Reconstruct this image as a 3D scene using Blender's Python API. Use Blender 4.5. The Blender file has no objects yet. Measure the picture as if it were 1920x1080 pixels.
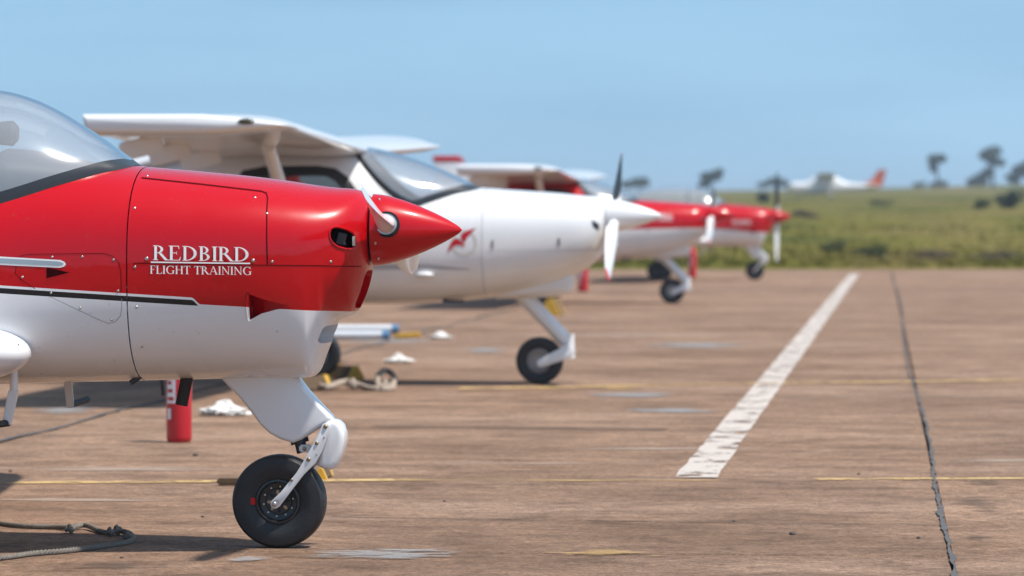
import bpy, bmesh, math, random
import numpy as np
from mathutils import Vector, Matrix, noise
from mathutils.bvhtree import BVHTree

SC = bpy.context.scene
COL = SC.collection
R = math.radians
random.seed(7)

# ------------------------------------------------------------------ camera
CAM_H, FPX, PITCH = 1.29, 8000.0, math.atan(140 / 8000.0)
cam_d = bpy.data.cameras.new('camera')
cam = bpy.data.objects.new('camera', cam_d)
COL.objects.link(cam)
cam.location = (0, 0, CAM_H)
cam.rotation_euler = (math.pi / 2 - PITCH, 0, 0)
cam_d.sensor_width = 36
cam_d.lens = FPX / 1920 * 36
cam_d.clip_start, cam_d.clip_end = 0.5, 9000
cam_d.dof.use_dof = True
cam_d.dof.focus_distance = 16.1
cam_d.dof.aperture_fstop = 4.2
SC.camera = cam

# ------------------------------------------------------------------ sky and sun
SUN_EL, SUN_DIR = R(64), Vector((1.0, -0.42, 0)).normalized()
SUN_ROT = math.atan2(SUN_DIR.x, SUN_DIR.y)
world = bpy.data.worlds.new('World')
SC.world = world
world.use_nodes = True
wn, wl = world.node_tree.nodes, world.node_tree.links
wn.clear()
w_out = wn.new('ShaderNodeOutputWorld')
w_bg = wn.new('ShaderNodeBackground')
w_bg.inputs['Strength'].default_value = 0.116
w_sky = wn.new('ShaderNodeTexSky')
w_sky.sky_type = 'NISHITA'
w_sky.sun_disc = False
w_sky.sun_elevation = SUN_EL
w_sky.sun_rotation = SUN_ROT
w_sky.air_density, w_sky.dust_density, w_sky.ozone_density = 1.0, 0.6, 2.2
w_tc = wn.new('ShaderNodeTexCoord')
w_add = wn.new('ShaderNodeVectorMath'); w_add.operation = 'ADD'
w_add.inputs[1].default_value = (0, 0, 0.2)      # the whole dome a little lifted: a clear blue down to the horizon
w_nrm = wn.new('ShaderNodeVectorMath'); w_nrm.operation = 'NORMALIZE'
w_hsv = wn.new('ShaderNodeHueSaturation')
w_hsv.inputs['Saturation'].default_value = 0.97
w_hsv.inputs['Hue'].default_value = 0.48
wl.new(w_tc.outputs['Generated'], w_add.inputs[0])
wl.new(w_add.outputs[0], w_nrm.inputs[0])
wl.new(w_nrm.outputs[0], w_sky.inputs['Vector'])
wl.new(w_sky.outputs[0], w_hsv.inputs['Color'])
w_mp = wn.new('ShaderNodeMapping'); w_mp.inputs['Scale'].default_value = (3.0, 3.0, 22.0)      # thin veils of cloud all over the sky
w_nz = wn.new('ShaderNodeTexNoise'); w_nz.inputs['Scale'].default_value = 2.2; w_nz.inputs['Detail'].default_value = 3
w_mr = wn.new('ShaderNodeMapRange'); w_mr.inputs['From Min'].default_value = 0.35; w_mr.inputs['From Max'].default_value = 0.68
w_mr.inputs['To Min'].default_value = 0.0; w_mr.inputs['To Max'].default_value = 0.30
w_mx = wn.new('ShaderNodeMix'); w_mx.data_type = 'RGBA'; w_mx.blend_type = 'MULTIPLY'
w_mx.inputs[7].default_value = (0.50, 0.58, 0.66, 1)
wl.new(w_tc.outputs['Generated'], w_mp.inputs['Vector']); wl.new(w_mp.outputs[0], w_nz.inputs['Vector'])
wl.new(w_nz.outputs['Fac'], w_mr.inputs['Value']); wl.new(w_mr.outputs['Result'], w_mx.inputs[0])
wl.new(w_hsv.outputs[0], w_mx.inputs[6])
wl.new(w_mx.outputs[2], w_bg.inputs['Color'])
wl.new(w_bg.outputs[0], w_out.inputs['Surface'])

sun_d = bpy.data.lights.new('sun', 'SUN')
sun_d.energy = 3.6
sun_d.angle = R(2.0)
sun_d.color = (1.0, 0.95, 0.87)
sun = bpy.data.objects.new('sun', sun_d)
COL.objects.link(sun)
sun_vec = Vector((SUN_DIR.x * math.cos(SUN_EL), SUN_DIR.y * math.cos(SUN_EL), math.sin(SUN_EL)))
sun.rotation_euler = sun_vec.to_track_quat('Z', 'Y').to_euler()
sun.location = (10, 0, 40)

SC.view_settings.view_transform = 'Standard'
SC.view_settings.look = 'None'
SC.view_settings.exposure = 0.62
SC.view_settings.gamma = 1.0
SC.view_settings.use_curve_mapping = False
SC.cycles.max_bounces = 10
SC.cycles.transparent_max_bounces = 16
SC.cycles.use_denoising = True
SC.cycles.caustics_reflective = False
SC.cycles.caustics_refractive = False

# ------------------------------------------------------------------ measuring helpers
def ray(px, py):
    v = Vector(((px - 960) / FPX, 1.0, -(py - 540) / FPX))
    return Matrix.Rotation(-PITCH, 3, 'X') @ v

def gp(px, py, z=0.0):
    d = ray(px, py)
    t = (z - CAM_H) / d.z
    return Vector((d.x * t, d.y * t, z))

def at_depth(px, py, D):
    d = ray(px, py)
    t = D / d.y
    return Vector((d.x * t, D, CAM_H + d.z * t))

class Frame:
    """local frame of an aircraft: +X nose, +Z up, origin on the ground under the nose wheel"""
    def __init__(self, loc, rz):
        self.loc, self.rz = Vector(loc), rz
        self.m = Matrix.Translation(self.loc) @ Matrix.Rotation(rz, 4, 'Z')
        self.inv = self.m.inverted()
    def xz(self, px, py, yl=0.0):
        o = self.inv @ Vector((0, 0, CAM_H))
        d = self.inv.to_3x3() @ ray(px, py)
        t = (yl - o.y) / d.y
        p = o + d * t
        return (p.x, p.z)

# ------------------------------------------------------------------ mesh helpers
def obj(name, verts, faces, mat=None, parent=None, smooth=True, sharp=35, link=True):
    me = bpy.data.meshes.new(name)
    me.from_pydata([tuple(v) for v in verts], [], faces)
    me.validate()
    return wrap(name, me, mat, parent, smooth, sharp)

def wrap(name, me, mat=None, parent=None, smooth=True, sharp=35):
    if mat is not None:
        mats = mat if isinstance(mat, (list, tuple)) else [mat]
        for m in mats:
            me.materials.append(m)
    if smooth:
        me.polygons.foreach_set('use_smooth', [True] * len(me.polygons))
        if sharp:
            me.set_sharp_from_angle(angle=R(sharp))
    me.update()
    o = bpy.data.objects.new(name, me)
    COL.objects.link(o)
    if parent is not None:
        o.parent = parent
    return o

def fix_normals(me):
    bm = bmesh.new(); bm.from_mesh(me)
    bmesh.ops.recalc_face_normals(bm, faces=bm.faces)
    bm.to_mesh(me); bm.free()

def bm_obj(name, bm, mat=None, parent=None, smooth=True, sharp=35):
    bmesh.ops.recalc_face_normals(bm, faces=bm.faces)
    me = bpy.data.meshes.new(name)
    bm.to_mesh(me); bm.free()
    return wrap(name, me, mat, parent, smooth, sharp)

def empty(name, loc, rz=0.0):
    o = bpy.data.objects.new(name, None)
    o.empty_display_size = 0.3
    COL.objects.link(o)
    o.location = loc
    o.rotation_euler = (0, 0, rz)
    return o

def tag(o, label=None, cat=None, group=None, kind=None):
    if label: o['label'] = label
    if cat: o['category'] = cat
    if group: o['group'] = group
    if kind: o['kind'] = kind
    return o

def add_box(bm, c, s, rot=None):
    vs = []
    for dx in (-.5, .5):
        for dy in (-.5, .5):
            for dz in (-.5, .5):
                v = Vector((dx * s[0], dy * s[1], dz * s[2]))
                if rot is not None: v = rot @ v
                vs.append(bm.verts.new(v + Vector(c)))
    for f in ((0, 1, 3, 2), (4, 6, 7, 5), (0, 4, 5, 1), (2, 3, 7, 6), (0, 2, 6, 4), (1, 5, 7, 3)):
        bm.faces.new([vs[i] for i in f])

def tube_into(bm, pts, rad, n=12, cap=True):
    pts = [Vector(p) for p in pts]
    rads = rad if isinstance(rad, (list, tuple)) else [rad] * len(pts)
    rings, nrm = [], None
    for i, p in enumerate(pts):
        t = (pts[min(i + 1, len(pts) - 1)] - pts[max(i - 1, 0)]).normalized()
        if nrm is None:
            nrm = t.orthogonal().normalized()
        else:
            nrm = (nrm - t * nrm.dot(t)).normalized()
        b = t.cross(nrm)
        rings.append([bm.verts.new(p + (nrm * math.cos(2 * math.pi * k / n) + b * math.sin(2 * math.pi * k / n)) * rads[i]) for k in range(n)])
    for a, c in zip(rings[:-1], rings[1:]):
        for k in range(n):
            bm.faces.new((a[k], a[(k + 1) % n], c[(k + 1) % n], c[k]))
    if cap:
        bm.faces.new(rings[0][::-1]); bm.faces.new(rings[-1])

def tube(name, pts, rad, mat, parent=None, n=12):
    bm = bmesh.new()
    tube_into(bm, pts, rad, n)
    return bm_obj(name, bm, mat, parent)

def lathe_into(bm, prof, origin, axis, n=48, close=False):
    """prof: list of (a, r): distance along axis, radius"""
    axis = Vector(axis).normalized()
    u = axis.orthogonal().normalized(); w = axis.cross(u)
    origin = Vector(origin)
    rings = []
    for a, r in prof:
        if r < 1e-6:
            rings.append([bm.verts.new(origin + axis * a)])
        else:
            rings.append([bm.verts.new(origin + axis * a + (u * math.cos(2 * math.pi * k / n) + w * math.sin(2 * math.pi * k / n)) * r) for k in range(n)])
    pairs = list(zip(rings[:-1], rings[1:]))
    if close: pairs.append((rings[-1], rings[0]))
    for A, B in pairs:
        if len(A) == 1 and len(B) == 1: continue
        for k in range(n):
            k2 = (k + 1) % n
            if len(A) == 1: bm.faces.new((A[0], B[k], B[k2]))
            elif len(B) == 1: bm.faces.new((A[k], B[0], A[k2]))
            else: bm.faces.new((A[k], B[k], B[k2], A[k2]))

def lathe(name, prof, origin, axis, mat, parent=None, n=48, sharp=35, close=False):
    bm = bmesh.new()
    lathe_into(bm, prof, origin, axis, n, close)
    return bm_obj(name, bm, mat, parent, sharp=sharp)

def prism_into(bm, poly, y0, y1):
    """polygon in (x, z) extruded along y"""
    a = [bm.verts.new((x, y0, z)) for x, z in poly]
    b = [bm.verts.new((x, y1, z)) for x, z in poly]
    bm.faces.new(a); bm.faces.new(b[::-1])
    n = len(poly)
    for i in range(n):
        j = (i + 1) % n
        bm.faces.new((a[i], b[i], b[j], a[j]))

def prism(name, poly, y0, y1, mat, parent=None, bevel=0.0, seg=3, sharp=35):
    bm = bmesh.new()
    prism_into(bm, poly, y0, y1)
    bmesh.ops.recalc_face_normals(bm, faces=bm.faces)
    if bevel > 0:
        es = [e for e in bm.edges if abs(e.verts[0].co.y - e.verts[1].co.y) < 1e-6]
        bmesh.ops.bevel(bm, geom=es, offset=bevel, segments=seg, affect='EDGES', profile=0.5, clamp_overlap=True)
    return bm_obj(name, bm, mat, parent, sharp=sharp)

def pchip(xs, ys):
    xs = np.array(xs, float); ys = np.array(ys, float)
    if xs[0] > xs[-1]: xs, ys = xs[::-1], ys[::-1]
    h = np.diff(xs); d = np.diff(ys) / h
    m = np.zeros(len(xs))
    m[0], m[-1] = d[0], d[-1]
    for i in range(1, len(xs) - 1):
        if d[i - 1] * d[i] > 0:
            w1, w2 = 2 * h[i] + h[i - 1], h[i] + 2 * h[i - 1]
            m[i] = (w1 + w2) / (w1 / d[i - 1] + w2 / d[i])
    def f(x):
        x = min(max(x, xs[0]), xs[-1])
        i = min(max(int(np.searchsorted(xs, x)) - 1, 0), len(xs) - 2)
        t = (x - xs[i]) / h[i]
        return float((2*t**3-3*t**2+1)*ys[i] + (t**3-2*t**2+t)*h[i]*m[i] + (-2*t**3+3*t**2)*ys[i+1] + (t**3-t**2)*h[i]*m[i+1])
    return f

def spline(xs, ys):
    """natural cubic spline"""
    xs = np.array(xs, float)[::-1]; ys = np.array(ys, float)[::-1]
    n = len(xs); h = np.diff(xs)
    A = np.zeros((n, n)); b = np.zeros(n); A[0, 0] = A[-1, -1] = 1
    for i in range(1, n - 1):
        A[i, i - 1], A[i, i], A[i, i + 1] = h[i - 1], 2 * (h[i - 1] + h[i]), h[i]
        b[i] = 6 * ((ys[i + 1] - ys[i]) / h[i] - (ys[i] - ys[i - 1]) / h[i - 1])
    M = np.linalg.solve(A, b)
    def f(x):
        x = min(max(x, xs[0]), xs[-1])
        i = min(max(int(np.searchsorted(xs, x)) - 1, 0), n - 2)
        a, c = xs[i + 1] - x, x - xs[i]
        return float((M[i] * a ** 3 + M[i + 1] * c ** 3) / (6 * h[i]) + (ys[i] / h[i] - M[i] * h[i] / 6) * a + (ys[i + 1] / h[i] - M[i + 1] * h[i] / 6) * c)
    return f

def smooth_path(pts, n):
    """Catmull-Rom through 3-D points"""
    P = [Vector(p) for p in pts]
    P = [P[0] * 2 - P[1]] + P + [P[-1] * 2 - P[-2]]
    out = []
    segs = len(P) - 3
    for i in range(n + 1):
        s = i / n * segs
        k = min(int(s), segs - 1); t = s - k
        a, b, c, d = P[k:k + 4]
        out.append(0.5 * ((2 * b) + (c - a) * t + (2 * a - 5 * b + 4 * c - d) * t * t + (3 * b - a - 3 * c + d) * t ** 3))
    return out

def bool_cut(o, cutters):
    """cut real recesses into a mesh object; the faces of the recess keep the cutter's material"""
    for c in cutters:
        c.parent = o.parent
        md = o.modifiers.new('cut', 'BOOLEAN')
        md.operation = 'DIFFERENCE'; md.solver = 'EXACT'; md.object = c
        try: md.material_mode = 'TRANSFER'
        except Exception: pass
    bpy.context.view_layer.update()
    dg = bpy.context.evaluated_depsgraph_get()
    me = bpy.data.meshes.new_from_object(o.evaluated_get(dg))
    o.modifiers.clear()
    old = o.data
    o.data = me
    bpy.data.meshes.remove(old)
    me.polygons.foreach_set('use_smooth', [True] * len(me.polygons))
    me.set_sharp_from_angle(angle=R(32))
    for c in cutters:
        m = c.data
        bpy.data.objects.remove(c); bpy.data.meshes.remove(m)

# ------------------------------------------------------------------ materials
MATS = {}
def node_mat(name):
    m = bpy.data.materials.new(name); m.use_nodes = True
    nt = m.node_tree
    return m, nt, nt.nodes['Principled BSDF']

def plain(name, col, rough=0.5, metal=0.0, coat=0.0, spec=0.5, bump=0.0, bscale=60, vary=0.0, vscale=6):
    if name in MATS: return MATS[name]
    m, nt, b = node_mat(name)
    b.inputs['Base Color'].default_value = (*col, 1)
    b.inputs['Roughness'].default_value = rough
    b.inputs['Metallic'].default_value = metal
    b.inputs['Coat Weight'].default_value = coat
    b.inputs['Coat Roughness'].default_value = 0.06
    b.inputs['Specular IOR Level'].default_value = spec
    tc = nt.nodes.new('ShaderNodeTexCoord')
    if vary > 0:
        n = nt.nodes.new('ShaderNodeTexNoise'); n.inputs['Scale'].default_value = vscale; n.inputs['Detail'].default_value = 6
        nt.links.new(tc.outputs['Object'], n.inputs['Vector'])
        mx = nt.nodes.new('ShaderNodeMix'); mx.data_type = 'RGBA'
        mx.inputs[6].default_value = (*[c * (1 - vary) for c in col], 1)
        mx.inputs[7].default_value = (*[min(1, c * (1 + vary)) for c in col], 1)
        nt.links.new(n.outputs['Fac'], mx.inputs[0])
        nt.links.new(mx.outputs[2], b.inputs['Base Color'])
    if bump > 0:
        n = nt.nodes.new('ShaderNodeTexNoise'); n.inputs['Scale'].default_value = bscale; n.inputs['Detail'].default_value = 5
        nt.links.new(tc.outputs['Object'], n.inputs['Vector'])
        bp = nt.nodes.new('ShaderNodeBump'); bp.inputs['Strength'].default_value = bump; bp.inputs['Distance'].default_value = 0.01
        nt.links.new(n.outputs['Fac'], bp.inputs['Height'])
        nt.links.new(bp.outputs[0], b.inputs['Normal'])
    MATS[name] = m
    return m

WHITE = (0.78, 0.78, 0.79)
RED = (0.49, 0.001, 0.006)
M_white = plain('white_gloss_paint', WHITE, 0.28, coat=0.6, vary=0.02, vscale=3)
M_red = plain('red_gloss_paint', RED, 0.3, coat=0.6, spec=0.12)
M_black = plain('black_void', (0.006, 0.006, 0.007), 0.6)
M_seam = plain('panel_gap', (0.09, 0.002, 0.004), 0.8, spec=0.05)
M_seamw = plain('panel_gap_grey', (0.34, 0.32, 0.32), 0.8, spec=0.05)
M_rubber = plain('tyre_rubber', (0.018, 0.018, 0.02), 0.55, bump=0.15, bscale=90, vary=0.25, vscale=14)
M_band = plain('canopy_seal_band', (0.028, 0.032, 0.037), 0.35)
M_steel = plain('brushed_steel', (0.55, 0.53, 0.5), 0.3, metal=1.0)
M_brass = plain('bronzed_bolt', (0.42, 0.3, 0.18), 0.35, metal=1.0)
M_blackrim = plain('black_anodised', (0.02, 0.02, 0.022), 0.32, spec=0.6)
M_greyrim = plain('cast_grey_alloy', (0.33, 0.31, 0.3), 0.45, metal=0.6)
M_letter = plain('white_vinyl', (0.86, 0.86, 0.86), 0.4)
M_stripegrey = plain('grey_vinyl', (0.3, 0.37, 0.42), 0.35)
M_stripeblack = plain('black_vinyl', (0.012, 0.013, 0.016), 0.35)
M_dash = plain('cockpit_grey_vinyl', (0.10, 0.107, 0.117), 0.6)
M_seat = plain('seat_leather', (0.045, 0.05, 0.055), 0.55)
M_cabin = plain('cabin_lining', (0.32, 0.33, 0.35), 0.7)
M_bladedark = plain('dark_blade_back', (0.05, 0.055, 0.06), 0.5)
M_bladetip = plain('red_blade_tip', (0.55, 0.05, 0.05), 0.45)
M_exhaust = plain('sooty_exhaust', (0.035, 0.026, 0.022), 0.55, metal=0.5, vary=0.4, vscale=20)
M_rope = plain('tie_down_rope', (0.20, 0.175, 0.15), 0.9, bump=0.6, bscale=300, vary=0.45, vscale=60)
M_ropepale = plain('pale_rope', (0.36, 0.29, 0.23), 0.9, vary=0.2, vscale=30)
M_wood = plain('chock_wood', (0.10, 0.06, 0.03), 0.8, vary=0.35, vscale=25)
M_yellow = plain('yellow_paint', (0.62, 0.36, 0.04), 0.6, vary=0.25, vscale=25)
M_rag = plain('white_rag', (0.68, 0.65, 0.62), 0.9, vary=0.15, vscale=15)
M_pipe = plain('white_plastic_pipe', (0.62, 0.64, 0.67), 0.45, vary=0.1, vscale=5)
M_blue = plain('blue_cap', (0.08, 0.2, 0.36), 0.5)
M_ext = plain('extinguisher_red', (0.52, 0.008, 0.02), 0.35, coat=0.4)
M_orange = plain('orange_paint', (0.6, 0.12, 0.05), 0.4)
M_navy = plain('lamp_green_glass', (0.06, 0.06, 0.035), 0.2)
M_beige = plain('beige_vinyl', (0.62, 0.55, 0.48), 0.45)

def glass_mat(name, tint, gloss=1.0, haze=0.0):
    m = bpy.data.materials.new(name); m.use_nodes = True
    nt = m.node_tree; nt.nodes.clear()
    out = nt.nodes.new('ShaderNodeOutputMaterial')
    tr = nt.nodes.new('ShaderNodeBsdfTransparent'); tr.inputs[0].default_value = (*tint, 1)
    gl = nt.nodes.new('ShaderNodeBsdfGlossy'); gl.inputs['Roughness'].default_value = 0.03
    gl.inputs['Color'].default_value = (1, 1, 1, 1)
    fr = nt.nodes.new('ShaderNodeFresnel'); fr.inputs['IOR'].default_value = 1.6
    gm = nt.nodes.new('ShaderNodeNewGeometry'); io = nt.nodes.new('ShaderNodeMapRange')
    io.inputs['To Min'].default_value = 1.55; io.inputs['To Max'].default_value = 1 / 1.55
    nt.links.new(gm.outputs['Backfacing'], io.inputs['Value']); nt.links.new(io.outputs['Result'], fr.inputs['IOR'])
    mul = nt.nodes.new('ShaderNodeMath'); mul.operation = 'MULTIPLY'; mul.inputs[1].default_value = 1.8 * gloss; mul.use_clamp = True
    mx = nt.nodes.new('ShaderNodeMixShader')
    nt.links.new(fr.outputs[0], mul.inputs[0]); nt.links.new(mul.outputs[0], mx.inputs[0])
    if haze > 0:                                    # pale diffuse share mixed in for bright sky reflections on the acrylic
        df = nt.nodes.new('ShaderNodeBsdfDiffuse'); df.inputs[0].default_value = (0.7, 0.72, 0.75, 1)
        m2 = nt.nodes.new('ShaderNodeMixShader'); m2.inputs[0].default_value = haze
        nt.links.new(tr.outputs[0], m2.inputs[1]); nt.links.new(df.outputs[0], m2.inputs[2])
        nt.links.new(m2.outputs[0], mx.inputs[1])
    else:
        nt.links.new(tr.outputs[0], mx.inputs[1])
    g2 = nt.nodes.new('ShaderNodeBsdfGlossy'); g2.inputs['Roughness'].default_value = 0.16
    mg = nt.nodes.new('ShaderNodeMixShader'); mg.inputs[0].default_value = 0.35
    nt.links.new(gl.outputs[0], mg.inputs[1]); nt.links.new(g2.outputs[0], mg.inputs[2])
    nt.links.new(mg.outputs[0], mx.inputs[2])
    nt.links.new(mx.outputs[0], out.inputs['Surface'])
    return m
M_glass = glass_mat('acrylic_canopy', (0.92, 0.94, 0.955), 1.3, 0.25)
M_tint = glass_mat('tinted_window', (0.5, 0.48, 0.46), 0.8, 0.02)

def two_tone(name, upper, A, B, xs, stripe):
    """paint scheme in the aircraft's own coordinates: upper colour above a line z = A0 + A1*x aft of xs, B0 + B1*x ahead of it,
    with a white pinstripe and a black stripe below the aft line"""
    m, nt, b = node_mat(name)
    L, N = nt.links, nt.nodes
    b.inputs['Roughness'].default_value = 0.26
    b.inputs['Specular IOR Level'].default_value = 0.12
    b.inputs['Coat Weight'].default_value = 0.6
    b.inputs['Coat Roughness'].default_value = 0.05
    tc = N.new('ShaderNodeTexCoord')
    sp = N.new('ShaderNodeSeparateXYZ'); L.new(tc.outputs['Object'], sp.inputs[0])
    def math_(op, a, c):
        n = N.new('ShaderNodeMath'); n.operation = op
        for i, v in enumerate((a, c)):
            if isinstance(v, (int, float)): n.inputs[i].default_value = v
            else: L.new(v, n.inputs[i])
        return n.outputs[0]
    X, Z = sp.outputs['X'], sp.outputs['Z']
    la = math_('ADD', math_('MULTIPLY', X, A[1]), A[0])
    lb = math_('ADD', math_('MULTIPLY', X, B[1]), B[0])
    mr = N.new('ShaderNodeMapRange'); mr.interpolation_type = 'SMOOTHSTEP'
    mr.inputs['From Min'].default_value = xs - 0.035; mr.inputs['From Max'].default_value = xs
    L.new(X, mr.inputs['Value'])
    w = mr.outputs['Result']
    line = math_('ADD', math_('MULTIPLY', la, math_('SUBTRACT', 1.0, w)), math_('MULTIPLY', lb, w))
    isred = math_('GREATER_THAN', Z, line)
    mx = N.new('ShaderNodeMix'); mx.data_type = 'RGBA'
    mx.inputs[6].default_value = (*WHITE, 1); mx.inputs[7].default_value = (*upper, 1)
    L.new(isred, mx.inputs[0])
    last = mx.outputs[2]
    if stripe:
        blk = math_('MULTIPLY', math_('LESS_THAN', Z, math_('SUBTRACT', line, 0.0095)), math_('GREATER_THAN', Z, math_('SUBTRACT', la, 0.030)))
        blk = math_('MULTIPLY', blk, math_('LESS_THAN', X, xs - 0.012))
        m2 = N.new('ShaderNodeMix'); m2.data_type = 'RGBA'
        L.new(blk, m2.inputs[0]); L.new(last, m2.inputs[6]); m2.inputs[7].default_value = (0.012, 0.013, 0.016, 1)
        last = m2.outputs[2]
    wv = N.new('ShaderNodeTexNoise'); wv.inputs['Scale'].default_value = 4.5; wv.inputs['Detail'].default_value = 2
    L.new(tc.outputs['Object'], wv.inputs['Vector'])
    wb = N.new('ShaderNodeBump'); wb.inputs['Strength'].default_value = 0.12; wb.inputs['Distance'].default_value = 0.02
    L.new(wv.outputs['Fac'], wb.inputs['Height']); L.new(wb.outputs[0], b.inputs['Normal']); L.new(wb.outputs[0], b.inputs['Coat Normal'])
    # faint dust film with its own shape
    nz = N.new('ShaderNodeTexNoise'); nz.inputs['Scale'].default_value = 5; nz.inputs['Detail'].default_value = 8
    L.new(tc.outputs['Object'], nz.inputs['Vector'])
    rr = N.new('ShaderNodeMapRange'); rr.inputs['From Min'].default_value = 0.35; rr.inputs['From Max'].default_value = 0.75
    rr.inputs['To Min'].default_value = 0.22; rr.inputs['To Max'].default_value = 0.34
    L.new(nz.outputs['Fac'], rr.inputs['Value']); L.new(rr.outputs['Result'], b.inputs['Roughness'])
    # road dust and bug specks on the skin
    sp_ = N.new('ShaderNodeTexNoise'); sp_.inputs['Scale'].default_value = 55; sp_.inputs['Detail'].default_value = 3
    L.new(tc.outputs['Object'], sp_.inputs['Vector'])
    sr = N.new('ShaderNodeMapRange'); sr.inputs['From Min'].default_value = 0.68; sr.inputs['From Max'].default_value = 0.76
    sr.inputs['To Min'].default_value = 0.0; sr.inputs['To Max'].default_value = 0.30
    L.new(sp_.outputs['Fac'], sr.inputs['Value'])
    md = N.new('ShaderNodeMix'); md.data_type = 'RGBA'; md.inputs[7].default_value = (0.16, 0.11, 0.08, 1)
    L.new(sr.outputs['Result'], md.inputs[0]); L.new(last, md.inputs[6])
    L.new(md.outputs[2], b.inputs['Base Color'])
    return m

# ------------------------------------------------------------------ ground materials
def apron_mat():
    m, nt, b = node_mat('weathered_concrete')
    L, N = nt.links, nt.nodes
    geo = N.new('ShaderNodeNewGeometry')
    rot = N.new('ShaderNodeMapping'); rot.inputs['Rotation'].default_value = (0, 0, R(5.2))
    L.new(geo.outputs['Position'], rot.inputs['Vector'])
    def noise_(scale, det, sx=1, sy=1, rough=0.6, off=0):
        mp = N.new('ShaderNodeMapping'); mp.inputs['Scale'].default_value = (sx, sy, 1); mp.inputs['Location'].default_value = (off, off * .7, 0)
        L.new(rot.outputs[0], mp.inputs['Vector'])
        n = N.new('ShaderNodeTexNoise'); n.inputs['Scale'].default_value = scale; n.inputs['Detail'].default_value = det; n.inputs['Roughness'].default_value = rough
        L.new(mp.outputs[0], n.inputs['Vector'])
        return n.outputs['Fac']
    def ramp(v, pts):
        r = N.new('ShaderNodeValToRGB')
        els = r.color_ramp.elements
        while len(els) < len(pts): els.new(0.5)
        for e, (p, c) in zip(els, pts):
            e.position = p; e.color = (*c, 1) if len(c) == 3 else c
        L.new(v, r.inputs[0]); return r.outputs[0]
    def mix(f, a, c, blend='MIX'):
        n = N.new('ShaderNodeMix'); n.data_type = 'RGBA'; n.blend_type = blend
        for i, v in ((0, f), (6, a), (7, c)):
            if isinstance(v, (int, float)): n.inputs[i].default_value = v
            elif isinstance(v, tuple): n.inputs[i].default_value = (*v, 1)
            else: L.new(v, n.inputs[i])
        return n.outputs[2]
    base = ramp(noise_(0.5, 7, 0.7, 1.0, 0.65), [(0.3, (0.200, 0.119, 0.074)), (0.5, (0.285, 0.177, 0.117)), (0.72, (0.375, 0.249, 0.175))])
    # long drag marks of the broom finish, across the slabs
    st1 = ramp(noise_(4, 7, 0.55, 1.0, 0.72, 3), [(0.30, (0.70, 0.68, 0.66)), (0.5, (1, 1, 1)), (0.72, (1.18, 1.17, 1.15))])
    base = mix(0.85, base, st1, 'MULTIPLY')
    st2 = ramp(noise_(45, 4, 0.8, 1.0, 0.75, 9), [(0.32, (0.45, 0.43, 0.41)), (0.5, (1, 1, 1)), (0.68, (1.35, 1.35, 1.33))])
    base = mix(0.9, base, st2, 'MULTIPLY')
    gr = ramp(noise_(110, 3, 1, 1, 0.7, 5), [(0.32, (0.5, 0.48, 0.46)), (0.5, (1, 1, 1)), (0.68, (1.35, 1.35, 1.33))])
    base = mix(0.8, base, gr, 'MULTIPLY')
    st3 = ramp(noise_(9, 6, 0.9, 1.0, 0.78, 14), [(0.30, (0.66, 0.64, 0.62)), (0.5, (1, 1, 1)), (0.70, (1.2, 1.2, 1.2))])
    base = mix(0.75, base, st3, 'MULTIPLY')
    st4 = ramp(noise_(18, 5, 0.9, 1.0, 0.8, 17), [(0.32, (0.5, 0.48, 0.46)), (0.5, (1, 1, 1)), (0.68, (1.3, 1.3, 1.3))])
    base = mix(0.75, base, st4, 'MULTIPLY')
    # dark damp stains and pale worn patches
    dk = ramp(noise_(0.8, 8, 0.9, 1.0, 0.7, 21), [(0.56, (0, 0, 0)), (0.70, (1, 1, 1))])
    base = mix(mix(1.0, dk, (0.55, 0.55, 0.55), 'MULTIPLY'), base, (0.135, 0.083, 0.055))
    mo = ramp(noise_(1.9, 8, 0.9, 1.1, 0.72, 77), [(0.36, (0.62, 0.60, 0.58)), (0.5, (1, 1, 1)), (0.66, (1.24, 1.23, 1.22))])
    base = mix(0.9, base, mo, 'MULTIPLY')
    pl = ramp(noise_(1.3, 8, 0.5, 1.0, 0.72, 40), [(0.60, (0, 0, 0)), (0.72, (1, 1, 1))])
    base = mix(mix(1.0, pl, (0.4, 0.4, 0.4), 'MULTIPLY'), base, (0.42, 0.33, 0.28))
    # little dark pits
    pit = ramp(noise_(26, 2, 1.0, 1, 0.5, 60), [(0.68, (0, 0, 0)), (0.76, (1, 1, 1))])
    base = mix(mix(1.0, pit, (0.6, 0.6, 0.6), 'MULTIPLY'), base, (0.09, 0.06, 0.045))
    oi = N.new('ShaderNodeObjectInfo')
    tint = ramp(oi.outputs['Random'], [(0.0, (0.92, 0.92, 0.93)), (0.5, (1, 1, 1)), (1.0, (1.07, 1.06, 1.05))])
    base = mix(1.0, base, tint, 'MULTIPLY')
    L.new(base, b.inputs['Base Color'])
    b.inputs['Roughness'].default_value = 0.85
    b.inputs['Specular IOR Level'].default_value = 0.25
    bp = N.new('ShaderNodeBump'); bp.inputs['Strength'].default_value = 0.7; bp.inputs['Distance'].default_value = 0.012
    ht = N.new('ShaderNodeMath'); ht.operation = 'ADD'
    L.new(noise_(20, 5, 0.5, 1.0, 0.8, 17), ht.inputs[0]); L.new(noise_(160, 3, 1, 1, 0.7, 5), ht.inputs[1])
    L.new(ht.outputs[0], bp.inputs['Height']); L.new(bp.outputs[0], b.inputs['Normal'])
    return m
M_apron = apron_mat()
M_joint = plain('joint_filler', (0.09, 0.07, 0.06), 0.95)

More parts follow.
